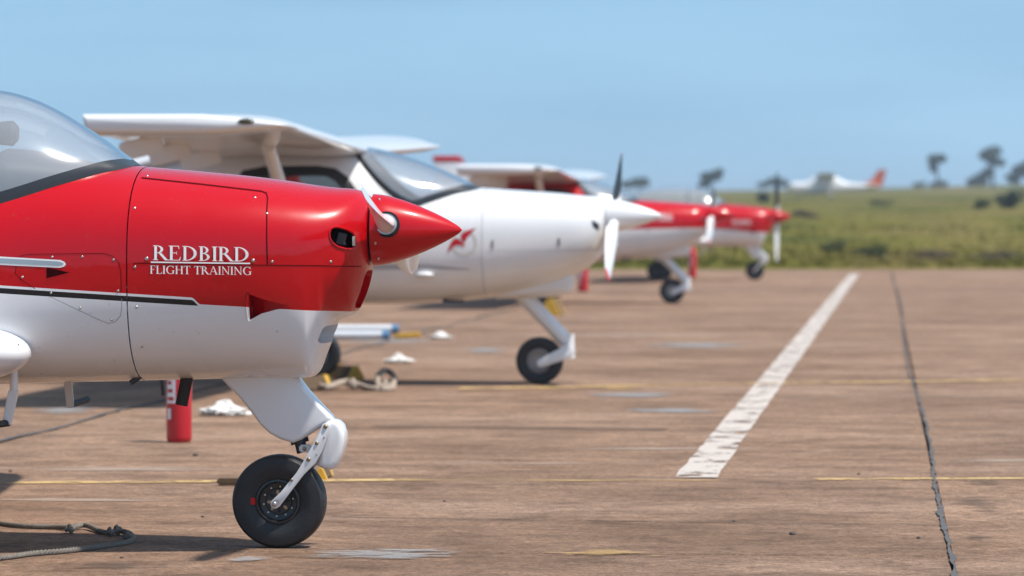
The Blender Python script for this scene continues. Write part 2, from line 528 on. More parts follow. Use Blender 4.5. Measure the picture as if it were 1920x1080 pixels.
def worn_paint(name, col, keep, scale=7.0, stretch=0.25, opacity=1.0):
    """paint flaking off along the broom marks: bare concrete shows through the gaps"""
    m, nt, b = node_mat(name)
    L, N = nt.links, nt.nodes
    geo = N.new('ShaderNodeNewGeometry')
    mp = N.new('ShaderNodeMapping'); mp.inputs['Rotation'].default_value = (0, 0, R(5.2)); mp.inputs['Scale'].default_value = (stretch, 1, 1)
    L.new(geo.outputs['Position'], mp.inputs['Vector'])
    n = N.new('ShaderNodeTexNoise'); n.inputs['Scale'].default_value = scale; n.inputs['Detail'].default_value = 9; n.inputs['Roughness'].default_value = 0.72
    L.new(mp.outputs[0], n.inputs['Vector'])
    r = N.new('ShaderNodeMapRange')
    r.inputs['From Min'].default_value = keep - 0.05; r.inputs['From Max'].default_value = keep + 0.03
    r.inputs['To Min'].default_value = opacity; r.inputs['To Max'].default_value = 0.0
    L.new(n.outputs['Fac'], r.inputs['Value']); L.new(r.outputs['Result'], b.inputs['Alpha'])
    v = N.new('ShaderNodeTexNoise'); v.inputs['Scale'].default_value = 30; v.inputs['Detail'].default_value = 5
    L.new(mp.outputs[0], v.inputs['Vector'])
    mx = N.new('ShaderNodeMix'); mx.data_type = 'RGBA'
    mx.inputs[6].default_value = (*[c * 0.8 for c in col], 1); mx.inputs[7].default_value = (*[min(1, c * 1.12) for c in col], 1)
    L.new(v.outputs['Fac'], mx.inputs[0]); L.new(mx.outputs[2], b.inputs['Base Color'])
    b.inputs['Roughness'].default_value = 0.7
    return m
M_wline = worn_paint('worn_white_line', (0.54, 0.465, 0.41), 0.57, 3.0, 1.6)
M_yline = worn_paint('worn_yellow_line', (0.60, 0.40, 0.16), 0.535, 9.0, 0.6)
M_yfaint = worn_paint('faint_yellow_line', (0.60, 0.40, 0.14), 0.49, 6.0, 0.2, 0.8)
M_bluegrey = worn_paint('blue_grey_spill', (0.33, 0.325, 0.325), 0.655, 9.0, 0.35, 0.65)
M_tar = plain('tar_seal', (0.11, 0.105, 0.105), 0.85, spec=0.1, bump=0.5, bscale=40, vary=0.45, vscale=9)

def grass_mat(name, dark, light, dry, scale=0.06):
    m, nt, b = node_mat(name)
    L, N = nt.links, nt.nodes
    geo = N.new('ShaderNodeNewGeometry')
    def noise_(s, d, sx, sy, off):
        mp = N.new('ShaderNodeMapping'); mp.inputs['Scale'].default_value = (sx, sy, 1); mp.inputs['Location'].default_value = (off, off, 0)
        L.new(geo.outputs['Position'], mp.inputs['Vector'])
        n = N.new('ShaderNodeTexNoise'); n.inputs['Scale'].default_value = s; n.inputs['Detail'].default_value = d
        L.new(mp.outputs[0], n.inputs['Vector']); return n.outputs['Fac']
    r = N.new('ShaderNodeValToRGB')
    e = r.color_ramp.elements; e.new(0.5)
    for el, (p, c) in zip(e, ((0.38, dark), (0.52, light), (0.66, dry))): el.position = p; el.color = (*c, 1)
    L.new(noise_(scale, 5, 1.8, 0.55, 11), r.inputs[0])
    r2 = N.new('ShaderNodeValToRGB')
    r2.color_ramp.elements[0].position = 0.3; r2.color_ramp.elements[0].color = (0.75, 0.75, 0.7, 1)
    r2.color_ramp.elements[1].position = 0.7; r2.color_ramp.elements[1].color = (1.15, 1.12, 1.1, 1)
    L.new(noise_(0.6, 4, 1, 0.6, 4), r2.inputs[0])
    mx = N.new('ShaderNodeMix'); mx.data_type = 'RGBA'; mx.blend_type = 'MULTIPLY'; mx.inputs[0].default_value = 0.8
    L.new(r.outputs[0], mx.inputs[6]); L.new(r2.outputs[0], mx.inputs[7])
    L.new(mx.outputs[2], b.inputs['Base Color'])
    b.inputs['Roughness'].default_value = 0.95; b.inputs['Specular IOR Level'].default_value = 0.1
    return m
M_grass = grass_mat('meadow_ground', (0.072, 0.080, 0.009), (0.130, 0.116, 0.014), (0.175, 0.125, 0.045))
M_blades = grass_mat('meadow_blades', (0.075, 0.088, 0.009), (0.140, 0.128, 0.015), (0.195, 0.142, 0.048), 0.09)
M_leaf = plain('shrub_leaves', (0.035, 0.06, 0.018), 0.8, vary=0.5, vscale=1.5)
M_leafolive = plain('olive_shrub_leaves', (0.075, 0.085, 0.025), 0.8, vary=0.4, vscale=1.5)
M_leafdry = plain('dry_brush', (0.11, 0.08, 0.055), 0.9, vary=0.4, vscale=1.5)
M_bark = plain('bark', (0.07, 0.055, 0.045), 0.9, vary=0.3, vscale=4)

# ------------------------------------------------------------------ the setting: meadow and apron
_t0, _t1 = gp(1786, 1060), gp(1676, 525)
TH = math.atan2(_t1.x - _t0.x, _t1.y - _t0.y)
U = Vector((math.cos(TH), -math.sin(TH), 0)); V = Vector((math.sin(TH), math.cos(TH), 0))
ORG = _t0.lerp(_t1, .12)          # a point of the tarred joint
def ap(u, v, z=0.0):                   # apron coordinates: u across, v along the joints, from the tarred joint
    return Vector((ORG.x, ORG.y, 0)) + U * u + V * v + Vector((0, 0, z))

zy = pchip([-400, 97.0, 98.5, 102, 140, 240, 340, 600, 1000, 2500], [-.3, -.05, .05, .12, .55, 1.6, 2.55, 4.1, 6.4, 7.2])
def terrain_z(x, y):
    e = y - 98 + 1.0 * noise.noise((x * .12, 3.1, 0)) + 0.35 * noise.noise((x * .9, 8.1, 0))
    z = zy(98 + e)
    if y > 99:
        k = min(1, (y - 99) / 60)
        z += min(1, max(0, (y - 150) / 450)) * .02 * (min(150, max(-150, x)) - 48)
        z += k * (0.35 * noise.noise((x * .02, y * .012, 2.0)) + 0.12 * noise.noise((x * .1, y * .05, 5.0)))
    return z
ys = list(np.linspace(-400, 90, 12)) + list(np.linspace(94, 104, 26)) + list(np.geomspace(106, 2500, 100))
xs = sorted(set([round(s * v, 3) for s in (-1, 1) for v in list(np.linspace(0, 40, 70)) + list(np.geomspace(42, 2400, 36))]))
gv, gf = [], []
for y in ys:
    for x in xs: gv.append((x, y, terrain_z(x, y)))
W = len(xs)
for j in range(len(ys) - 1):
    for i in range(W - 1):
        a = j * W + i; gf.append((a, a + 1, a + W + 1, a + W))
meadow = tag(obj('meadow', gv, gf, M_grass, sharp=None), 'olive and brown rough meadow rising beyond the apron', 'meadow', kind='structure')

c = [ap(-75, -60, -.024), ap(75, -60, -.024), ap(75, 84, -.024), ap(-75, 84, -.024)]
apron = tag(obj('apron', c, [(0, 1, 2, 3)], M_joint, smooth=False), 'brown weathered concrete parking apron with painted lines', 'apron', kind='structure')
SLU, SLV, GAP = 5.2, 4.72, 0.014
bm = bmesh.new()
add_box(bm, (0, 0, -.011), (SLU - GAP, SLV - GAP, .022))
bmesh.ops.bevel(bm, geom=[e for e in bm.edges if all(v.co.z > -.005 for v in e.verts)], offset=0.004, segments=1, affect='EDGES')
slab0 = bm_obj('concrete_slab', bm, M_apron, apron, smooth=False)
slab_me = slab0.data
first = True
rs = random.Random(3)
v_off = gp(1700, 742)                   # one transverse joint is seen here
v0 = (v_off - Vector((ORG.x, ORG.y, 0))).dot(V)
for iu in range(-7, 7):
    for iv in range(-9, 16):
        o = slab0 if first else slab0.copy()
        if not first: COL.objects.link(o)
        first = False
        o.parent = apron
        o.location = ap((iu + .5) * SLU, v0 + (iv + .5) * SLV, rs.uniform(-.0015, .0015))
        o.rotation_euler = (rs.uniform(-.0003, .0003), rs.uniform(-.0003, .0003), -TH)

def strip(name, path, width, mat, parent, z=.006, rag=0.0, seed=0, seg=0.35):
    """flat strip on the apron with uneven edges"""
    rg = random.Random(seed)
    pts = [Vector((p[0], p[1], 0)) for p in path]
    dense = [pts[0]]
    for a, b in zip(pts[:-1], pts[1:]):
        n = max(1, int((b - a).length / seg))
        for i in range(1, n + 1): dense.append(a.lerp(b, i / n))
    vs, fs = [], []
    for i, p in enumerate(dense):
        t = (dense[min(i + 1, len(dense) - 1)] - dense[max(i - 1, 0)]).normalized()
        nrm = Vector((t.y, -t.x, 0))
        wv = Vector((p.x * 2.3, p.y * 1.1, seed * 3.7))
        mid = nrm * rag * 1.2 * (noise.noise(wv * 1.3) + .5 * noise.noise(wv * 4))
        for s in (-1, 1):
            e_ = rag * (1.3 * noise.noise(wv * 2.2 + Vector((0, 0, s * 9))) + .7 * noise.noise(wv * 9 + Vector((0, 0, s * 5))) + .25 * rg.uniform(-1, 1))
            vs.append(p + mid + nrm * s * max(.004, width / 2 + e_) + Vector((0, 0, z)))
        if i: fs.append((2 * i - 2, 2 * i - 1, 2 * i + 1, 2 * i))
    return obj(name, vs, fs, mat, parent, smooth=False)

# white guide line, tar-filled joint, yellow lines
strip('white_line', [gp(1304, 897), gp(1602, 514)], 0.205, M_wline, apron, .006, .006, 1, 0.3)
tarpts = [gp(*p) for p in ((1800, 1120), (1786, 1060), (1776, 1010), (1762, 960), (1750, 900), (1746, 850), (1737, 800), (1722, 745), (1704, 700), (1696, 650), (1692, 610), (1692, 580), (1682, 545), (1670, 515))]
rgt = random.Random(5)
strip('tar_seal', tarpts, 0.018, M_tar, apron, .0075, .009, 2, 0.02)
for k, (a, b, w, mt) in enumerate((((-300, 909), (740, 901), .16, M_yline), ((740, 901), (1350, 903), .12, M_yfaint), ((1530, 900), (2150, 897), .13, M_yline),
                                   ((860, 729), (1080, 727), .30, M_yline), ((1080, 726), (1420, 719), .26, M_yfaint), ((1400, 720), (2100, 711), .24, M_yline))):
    strip('yellow_line', [gp(*a), gp(*b)], w, mt, apron, .0045 + k * .0002, .006, 10 + k, 0.15)

def soft(mat, k=.24):
    if mat.name + '_soft' in bpy.data.materials: return bpy.data.materials[mat.name + '_soft']
    m = mat.copy(); m.name = mat.name + '_soft'
    nt = m.node_tree; b = nt.nodes['Principled BSDF']
    lk = b.inputs['Alpha'].links[0]; src = lk.from_node.inputs['Value'].links[0].from_socket; rng = lk.from_node
    at = nt.nodes.new('ShaderNodeAttribute'); at.attribute_name = 'rim'
    mu = nt.nodes.new('ShaderNodeMath'); mu.operation = 'MULTIPLY_ADD'; mu.inputs[1].default_value = k
    nt.links.new(at.outputs['Fac'], mu.inputs[0]); nt.links.new(src, mu.inputs[2]); nt.links.new(mu.outputs[0], rng.inputs['Value'])
    return m

def blob(name, px0, px1, py, half, mat, seed, z=.005):
    """irregular flat patch"""
    rg = random.Random(seed)
    a, b = gp(px0, py), gp(px1, py)
    cx = (a + b) / 2; rx = (b - a).length / 2
    vs = [Vector((cx.x, cx.y, z))]; n = 40
    for i in range(n):
        t = 2 * math.pi * i / n
        r = 1 + 0.28 * noise.noise((math.cos(t) * 1.6, math.sin(t) * 1.6, seed)) + rg.uniform(-.06, .06)
        vs.append(Vector((cx.x + math.cos(t) * rx * r, cx.y + math.sin(t) * half * r, z)))
    o = obj(name, vs, [(0, 1 + i, 1 + (i + 1) % n) for i in range(n)], soft(mat), apron, smooth=False)
    at = o.data.attributes.new('rim', 'FLOAT', 'POINT')
    at.data.foreach_set('value', [0.0] + [1.0] * n)
    return o
blob('paint_patch', 575, 880, 1041, .33, M_bluegrey, 1)
blob('paint_patch', 420, 510, 1050, .16, M_bluegrey, 2)
blob('paint_patch', 1085, 1275, 741, .5, M_bluegrey, 3)
blob('paint_patch', 1150, 1350, 771, .5, M_bluegrey, 4)
blob('paint_patch', 1190, 1420, 648, .9, M_bluegrey, 5)
blob('paint_patch', 860, 960, 657, .9, M_bluegrey, 6)
blob('paint_patch', 1100, 1200, 729, .35, M_yfaint, 7)
for k, (x0, x1, y) in enumerate(((1322, 1345, 573), (1378, 1407, 573), (1240, 1275, 575), (1480, 1500, 529))):
    blob('paint_patch', x0, x1, y, .35, M_yline, 20 + k)
blob('paint_patch', 610, 850, 640, .7, M_bluegrey, 31)
blob('paint_patch', 60, 190, 770, .6, M_bluegrey, 32)
M_pale = worn_paint('pale_laitance', (0.44, 0.335, 0.26), 0.60, 7.0, 0.10, 0.7)
M_stain = worn_paint('dark_oil_stain', (0.12, 0.075, 0.05), 0.60, 10.0, 0.5, 0.45)
M_yspill = worn_paint('yellow_paint_ghost', (0.52, 0.33, 0.12), 0.62, 9.0, 0.4, 0.55)
for k, (a, b, w, mt) in enumerate((((1380, 566), (2000, 561), .5, M_pale), ((1395, 739), (2000, 746), .30, M_pale), ((840, 629), (1480, 627), .8, M_pale), ((-100, 884), (440, 878), .45, M_pale), ((700, 871), (1320, 868), .3, M_pale),
                                   ((-60, 940), (430, 937), .22, M_pale), ((1060, 843), (1500, 840), .25, M_pale), ((1780, 862), (2000, 866), .3, M_pale), ((620, 970), (1800, 986), .035, M_stain), ((1400, 744), (2000, 751), .06, M_stain), ((700, 800), (1250, 806), .3, M_stain))):
    if mt is M_pale: blob('worn_band', a[0] - 60, b[0] + 60, (a[1] + b[1]) / 2, w * .75, mt, 60 + k, .0030 + k * .0001)
    else: strip('joint_crack', [gp(*a), gp(*b)], w, mt, apron, .0030 + k * .0001, .02, 60 + k, 0.2)
for k, (x0, x1, y, h) in enumerate(((1775, 1900, 945, .9), (1790, 1905, 905, .5), (1795, 1870, 1010, .35), (470, 590, 1044, .16), (500, 700, 1046, .10), (60, 330, 1062, .3))):
    blob('stain', x0, x1, y, h, M_stain, 40 + k, .0042 + k * .00005)
blob('paint_patch', 1005, 1265, 1038, .26, M_yspill, 55, .0056)
blob('paint_patch', 1100, 1215, 728, .5, M_yspill, 56, .0056)
blob('paint_patch', 1000, 1060, 728, .5, M_yspill, 57, .0056)
strip('tar_seal', [ap(-SLU + .03 * math.sin(i * 1.7), v) for i, v in enumerate(np.linspace(-12, 40, 60))], 0.035, M_tar, apron, .0072, .016, 4, 0.06)

# ------------------------------------------------------------------ lofted bodies
def half_section(zt, zb, hw, zc, et, eb, n, a1=math.pi / 2):
    """half outline from the keel (y=0) up the +y side to angle a1"""
    out = []
    for i in range(n + 1):
        a = -math.pi / 2 + (a1 + math.pi / 2) * i / n
        ca, sa = max(0.0, math.cos(a)), math.sin(a)
        e = et if sa > 0 else eb
        y = hw * ca ** (2 / e)
        z = zc + ((zt - zc) if sa > 0 else (zc - zb)) * math.copysign(abs(sa) ** (2 / e), sa)
        out.append((y, z))
    return out

class Body:
    """stations: x, ztop (hull), zbot, half width, z of widest, e_top, e_bot"""
    def __init__(self, st):
        xs = [s[0] for s in st]
        self.f = [pchip(xs, [s[k] for s in st]) for k in range(1, 7)]
    def at(self, x): return [g(x) for g in self.f]

def loft_closed(name, body, xlist, mat, parent, n=40, caps=(True, True)):
    vs, fs = [], []
    ring = None
    for x in xlist:
        h = half_section(*body.at(x), n)
        pts = [(x, y, z) for y, z in h] + [(x, -y, z) for y, z in h[-2:0:-1]]
        base = len(vs); vs += pts
        m = len(pts)
        if ring is not None:
            for k in range(m):
                fs.append((ring + k, ring + (k + 1) % m, base + (k + 1) % m, base + k))
        ring = base
    m = 2 * n
    if caps[0]: fs.append(tuple(range(m))[::-1])
    if caps[1]: fs.append(tuple(range(ring, ring + m)))
    me = bpy.data.meshes.new(name); me.from_pydata(vs, [], fs); fix_normals(me)
    return wrap(name, me, mat, parent, True, 40)

def loft_cabin(body, xlist, sill, top, n1, arch_e, band_h, mats, parent, names, ncan=20):
    """hull open above the sill line plus the glazing above it: returns hull, band, glass"""
    hv, hf, bv, bf, cv, cf = [], [], [], [], [], []
    prev = None
    for x in xlist:
        zt, zb, hw, zc, et, eb = body.at(x)
        s = min(sill(x), zt - 1e-4) if sill(x) < zt - 1e-4 else zt
        frac = min(1.0, max(0.0, (s - zc) / (zt - zc)))
        a1 = math.asin(min(1.0, frac ** (et / 2)))
        h = half_section(zt, zb, hw, zc, et, eb, n1, a1)
        pts = [(x, -y, z) for y, z in h[::-1]] + [(x, y, z) for y, z in h[1:]]
        base = len(hv); hv += pts; m = len(pts)
        yS = h[-1][0]
        T = top(x)
        has = T - s > 0.004 and yS > 0.01
        cur = None
        if has or True:
            Tm = max(T, s + 1e-4)
            b1 = math.asin(min(1.0, min(1.0, band_h / (Tm - s)) ** (arch_e / 2)))
            def arc(b):
                return (yS * max(0, math.cos(b)) ** (2 / arch_e), s + (Tm - s) * math.sin(b) ** (2 / arch_e))
            bl = [arc(b1 * i / 4) for i in range(5)]
            gl = [arc(b1 + (math.pi / 2 - b1) * i / ncan) for i in range(ncan + 1)]
            cur = (bl, gl, has)
        bb = len(bv); bv += [(x, -y, z) for y, z in cur[0]] + [(x, y, z) for y, z in cur[0]]
        cc = len(cv); cv += [(x, -y, z) for y, z in cur[1]] + [(x, y, z) for y, z in cur[1][-2::-1]]
        if prev is not None:
            pb, pbb, pcc, phas = prev
            for k in range(m - 1): hf.append((pb + k, pb + k + 1, base + k + 1, base + k))
            if has or phas:
                for k in list(range(4)) + list(range(5, 9)): bf.append((pbb + k, pbb + k + 1, bb + k + 1, bb + k))
                for k in range(2 * ncan): cf.append((pcc + k, pcc + k + 1, cc + k + 1, cc + k))
        prev = (base, bb, cc, has)
    outs = []
    for nm, v, f, mt in zip(names, (hv, bv, cv), (hf, bf, cf), mats):
        bm = bmesh.new()
        vv = [bm.verts.new(p) for p in v]
        for q in f:
            try: bm.faces.new([vv[i] for i in q])
            except ValueError: pass
        bmesh.ops.remove_doubles(bm, verts=bm.verts, dist=1e-5)
        bmesh.ops.dissolve_degenerate(bm, edges=bm.edges, dist=1e-6)
        loose = [v_ for v_ in bm.verts if not v_.link_faces]
        bmesh.ops.delete(bm, geom=loose, context='VERTS')
        outs.append(bm_obj(nm, bm, mt, parent, sharp=40))
    return outs

class Skin:
    """projects points of the side view onto the near (starboard) side of a body"""
    def __init__(self, objs):
        v, f = [], []
        for o in objs:
            b = len(v)
            v += [w.co.copy() for w in o.data.vertices]
            f += [tuple(b + i for i in p.vertices) for p in o.data.polygons]
        self.t = BVHTree.FromPolygons(v, f)
    def hit(self, x, z, off=0.0, side=-1):
        p, n, i, d = self.t.ray_cast(Vector((x, side * 4, z)), Vector((0, -side, 0)))
        if p is None: return None, None
        if n.y * side < 0: n = -n
        return p + n * off, n

def ribbon(name, skin, path, width, mat, parent, off=.0016, step=.02, closed=False):
    """thin strip following the skin along a path of (x, z)"""
    P = [Vector((a, b)) for a, b in path]
    if closed: P.append(P[0])
    d, ws = [P[0]], [width if not isinstance(width, (list, tuple)) else width[0]]
    for i, (a, b) in enumerate(zip(P[:-1], P[1:])):
        n = max(1, int((b - a).length / step))
        for k in range(1, n + 1):
            d.append(a.lerp(b, k / n))
            ws.append(width if not isinstance(width, (list, tuple)) else width[i] + (width[i + 1] - width[i]) * k / n)
    vs, fs = [], []; prev = None
    for i, p in enumerate(d):
        t = (d[min(i + 1, len(d) - 1)] - d[max(i - 1, 0)]).normalized()
        nr = Vector((-t.y, t.x))
        A, _ = skin.hit(*(p + nr * ws[i] / 2), off); B, _ = skin.hit(*(p - nr * ws[i] / 2), off)
        if A is None or B is None: prev = None; continue
        k = len(vs); vs += [A, B]
        if prev is not None: fs.append((prev, prev + 1, k + 1, k))
        prev = k
    return obj(name, vs, fs, mat, parent)

def decal(name, skin, polys, mat, parent, off=.002, step=2e-4):
    """flat print: polygons in (x, z) laid on the skin"""
    vs, fs = [], []
    for i, poly in enumerate(polys):
        b = len(vs); ok = True; pp = []
        for x, z in poly:
            h, _ = skin.hit(x, z, off + (i % 7) * step)
            if h is None: ok = False; break
            pp.append(h)
        if ok:
            vs += pp; fs.append(tuple(range(b, b + len(pp))))
    return obj(name, vs, fs, mat, parent, smooth=False)

# a roman serif alphabet drawn as strokes, cap height 1
def glyphs():
    T, t, s = .145, .05, .042
    def rect(a, b, c, d): return [(a, b), (c, b), (c, d), (a, d)]
    def stem(x, w=T): return [rect(x, 0, x + w, 1), rect(x - .07, 0, x + w + .07, s), rect(x - .07, 1 - s, x + w + .07, 1)]
    def bowl(cx, cy, ro, so, ri, si, a0=-90, a1=90, n=14):
        out = []
        for i in range(n):
            p, q = R(a0 + (a1 - a0) * i / n), R(a0 + (a1 - a0) * (i + 1) / n)
            out.append([(cx + ro * math.cos(p), cy + so * math.sin(p)), (cx + ro * math.cos(q), cy + so * math.sin(q)),
                        (cx + ri * math.cos(q), cy + si * math.sin(q)), (cx + ri * math.cos(p), cy + si * math.sin(p))])
        return out
    g = {}
    g['I'] = (stem(.1), .35)
    g['E'] = (stem(.1) + [rect(.1, 1 - s, .60, 1), rect(.1, 0, .66, s), rect(.2, .49, .48, .49 + s),
              [(.55, 1), (.60, 1), (.615, .78), (.59, .78)], [(.59, 0), (.66, 0), (.70, .25), (.675, .25)], rect(.46, .40, .485, .62)], .76)
    g['F'] = (stem(.1) + [rect(.1, 1 - s, .58, 1), rect(.2, .49, .46, .49 + s), [(.53, 1), (.58, 1), (.60, .77), (.575, .77)], rect(.44, .40, .465, .62)], .66)
    g['L'] = (stem(.1) + [rect(.1, 0, .62, s), [(.56, 0), (.62, 0), (.67, .27), (.64, .27)]], .70)
    g['D'] = (stem(.1) + bowl(.24, .5, .59, .5, .43, .452), .92)
    g['B'] = (stem(.1) + bowl(.24, .745, .33, .255, .19, .21) + bowl(.24, .27, .40, .27, .25, .225) , .74)
    g['R'] = (stem(.1) + bowl(.24, .735, .36, .265, .21, .22) + [[(.33, .49), (.49, .51), (.87, 0), (.69, 0)], rect(.70, 0, .93, s)], .88)
    g['G'] = (bowl(.52, .5, .47, .515, .31, .465, 42, 318, 24) + [rect(.74, .03, .885, .42), rect(.65, .40, .97, .44), [(.80, .70), (.84, .70), (.85, .99), (.82, .99)]], 1.0)
    g['H'] = (stem(.1) + stem(.66) + [rect(.2, .49, .7, .535)], .93)
    g['T'] = ([rect(.29, 0, .435, 1), rect(.2, 0, .525, s), rect(.02, 1 - s, .705, 1), [(.02, 1), (.07, 1), (.035, .76), (.01, .76)], [(.655, 1), (.705, 1), (.715, .76), (.69, .76)]], .74)
    g['A'] = ([[(.08, 0), (.135, 0), (.455, 1), (.40, 1)], [(.40, 1), (.50, 1), (.87, 0), (.70, 0)], rect(.21, .33, .68, .375), rect(.0, 0, .23, s), rect(.60, 0, .94, s)], .94)
    g['N'] = ([rect(.14, 0, .195, 1), [(.06, 1), (.22, 1), (.86, 0), (.76, 0)], rect(.76, 0, .815, 1), rect(.05, 0, .30, s), rect(.66, 1 - s, .92, 1)], .96)
    return g
GL = glyphs()

def word_polys(text, x0, x1, z0, z1, h0, h1):
    """lay a word between x0 and x1 on a base line from z0 to z1, cap height from h0 to h1"""
    tot = sum(GL[c][1] if c != ' ' else .38 for c in text)
    k = (x1 - x0) / tot
    out, pen = [], 0.0
    for c in text:
        if c == ' ': pen += .38; continue
        for poly in GL[c][0]:
            q = []
            for a, b in poly:
                f = (pen + a) / tot
                q.append((x0 + (pen + a) * k, z0 + (z1 - z0) * f + b * (h0 + (h1 - h0) * f)))
            out.append(q)
        pen += GL[c][1]
    return out

def dome(name, p, n, r, mat, parent):
    bm = bmesh.new()
    lathe_into(bm, [(-.002, r), (r * .15, r), (r * .42, r * .72), (r * .55, 0)], p, n, 12)
    return bm_obj(name, bm, mat, parent, sharp=60)

# ------------------------------------------------------------------ propeller, wheels, wings
def blade(name, hub, ang, length, mats, parent, chord=0.125, r0=0.05, pitch=(62, 20), tipmat=False, rootr=.044):
    """one blade: round shank growing into a twisted aerofoil; ang from straight up, turning about the nose axis"""
    prof = [(0.0, 0.0), (0.10, 0.55), (0.3, 1.0), (0.6, 0.75), (0.85, 0.3), (1.0, 0.0), (0.85, -.12), (0.6, -.25), (0.3, -.35), (0.1, -.25)]
    n = len(prof) * 2
    vs, fs = [], []
    rm = Matrix.Rotation(ang, 3, 'X')
    ns = 34
    cur = []
    for i in range(ns + 1):
        f = i / ns
        r = r0 + (length - r0) * f
        q = r / length
        w = min(1, max(0, (f - .06) / .16)); w = w * w * (3 - 2 * w)
        ch = chord * (0.72 + 0.55 * q - 0.62 * q ** 3)
        if q > .93: ch *= math.sqrt(max(0.02, 1 - ((q - .93) / .0705) ** 2))
        th = .16 * chord * (1.1 - .85 * q)
        pt = R(pitch[0] + (pitch[1] - pitch[0]) * min(1, max(0, (q - .12) / .88)) ** .65)
        ring = []
        m = 20
        for k in range(m):
            a = 2 * math.pi * k / m
            cx, cy = rootr * math.cos(a), rootr * math.sin(a)
            ax = ch * (0.5 * math.cos(a) + .06)
            ay = th * (math.sin(a) * (.75 + .25 * math.cos(a)) if math.sin(a) > 0 else .35 * math.sin(a))
            x_, y_ = cx + (ax - cx) * w, cy + (ay - cy) * w
            # chord direction lies in the plane of rotation (y) turned by the pitch towards the nose axis (x)
            cd = Vector((-math.sin(pt), math.cos(pt), 0)); td = Vector((math.cos(pt), math.sin(pt), 0))
            v = cd * x_ + td * y_ + Vector((0, 0, r))
            ring.append(rm @ v + Vector(hub))
        b = len(vs); vs += ring
        if i:
            pb = b - m
            for k in range(m): fs.append((pb + k, pb + (k + 1) % m, b + (k + 1) % m, b + k))
    fs.append(tuple(range(m))[::-1]); fs.append(tuple(range(len(vs) - m, len(vs))))
    o = obj(name, vs, fs, mats, parent, sharp=50)
    me = o.data
    fix_normals(me)
    # back of the blade is dull dark, the tip band red
    axis = rm @ Vector((0, 0, 1))
    for p in me.polygons:
        d = (p.center - Vector(hub)).dot(axis)
        if d > length * .15 and p.normal.x < -0.25 and len(mats) > 1: p.material_index = 1
        if tipmat and d > length * .93 and len(mats) > 2: p.material_index = 2
    return o

def wheel(parent, c, rad, width, rimr, M_rim, detail, name='tyre', mark=False):
    cx, cy, cz = c
    w = width / 2
    prof = [(-w * .62, rimr), (-w * .80, rimr + .006), (-w * .97, rimr + (rad - rimr) * .35), (-w, rimr + (rad - rimr) * .55), (-w * .93, rad * .93), (-w * .72, rad * .985), (-w * .4, rad)]
    gro = []
    for g in (-.42, -.14, .14, .42):
        gro += [(w * (g - .03), rad), (w * (g - .022), rad - .005), (w * (g + .022), rad - .005), (w * (g + .03), rad)]
    prof = prof[:-1] + gro + [(-a, r) for a, r in prof[:-1][::-1]]
    ty = lathe(name, prof, (cx, cy, cz), (0, 1, 0), M_rubber, parent, n=72, sharp=30)
    # keep the tread on the ground: a slight flat under load
    for v in ty.data.vertices:
        if v.co.z < .004: v.co.z = .004
    lathe('rim', [(-w * .60, rimr + .004), (-w * .78, rimr + .003), (-w * .80, rimr - .006), (-w * .45, rimr - .012), (-w * .40, rimr * .62), (-w * .44, rimr * .58), (-w * .44, .012), (-w * .52, .010), (-w * .52, 0)], (cx, cy, cz), (0, 1, 0), M_rim, ty, n=48)
    lathe('rim', [(w * .60, rimr + .004), (w * .78, rimr + .003), (w * .80, rimr - .006), (w * .45, rimr - .012), (w * .40, rimr * .62), (w * .44, rimr * .58), (w * .44, .012), (w * .52, .010), (w * .52, 0)], (cx, cy, cz), (0, 1, 0), M_rim, ty, n=48)
    if detail:
        for k in range(10):
            a = 2 * math.pi * (k + .3) / 10
            p = Vector((cx + math.cos(a) * rimr * .70, cy - w * .425, cz + math.sin(a) * rimr * .70))
            lathe('rim_bolt', [(0, .0042), (.006, .0042), (.007, .003), (.007, 0)], p, (0, -1, 0), M_steel, ty, n=8)
        for k in range(8):                # flat lightening holes: bronze colour for light showing through, black where none shows
            a = 2 * math.pi * (k + .1) / 8
            p = Vector((cx + math.cos(a) * rimr * .42, cy - w * .446, cz + math.sin(a) * rimr * .42))
            bm = bmesh.new()
            ca, sa = math.cos(a), math.sin(a)
            ring = [bm.verts.new(p + Vector((ca * .0095 * math.cos(t) - sa * .006 * math.sin(t), 0, sa * .0095 * math.cos(t) + ca * .006 * math.sin(t)))) for t in [2 * math.pi * j / 14 for j in range(14)]]
            bm.faces.new(ring)
            bm_obj('rim_hole', bm, M_brass if k % 3 else M_black, ty, smooth=False)
        # raised maker's ring: short pale ticks of moulded lettering
        for k in range(9):
            a = R(200 + k * 8)
            p = Vector((cx + math.cos(a) * rimr * .93, cy - w * .80, cz + math.sin(a) * rimr * .93))
            bm = bmesh.new()
            add_box(bm, p, (.004, .0015, .0022), Matrix.Rotation(-a + math.pi / 2, 3, 'Y'))
            bm_obj('moulded_mark', bm, M_greyrim, ty, smooth=False)
    if mark:
        bm = bmesh.new()
        add_box(bm, (cx - rimr - .012, cy - w * .86, cz + .002), (.018, .008, .026))
        bm_obj('slip_mark', bm, M_red, ty, smooth=False)
    return ty

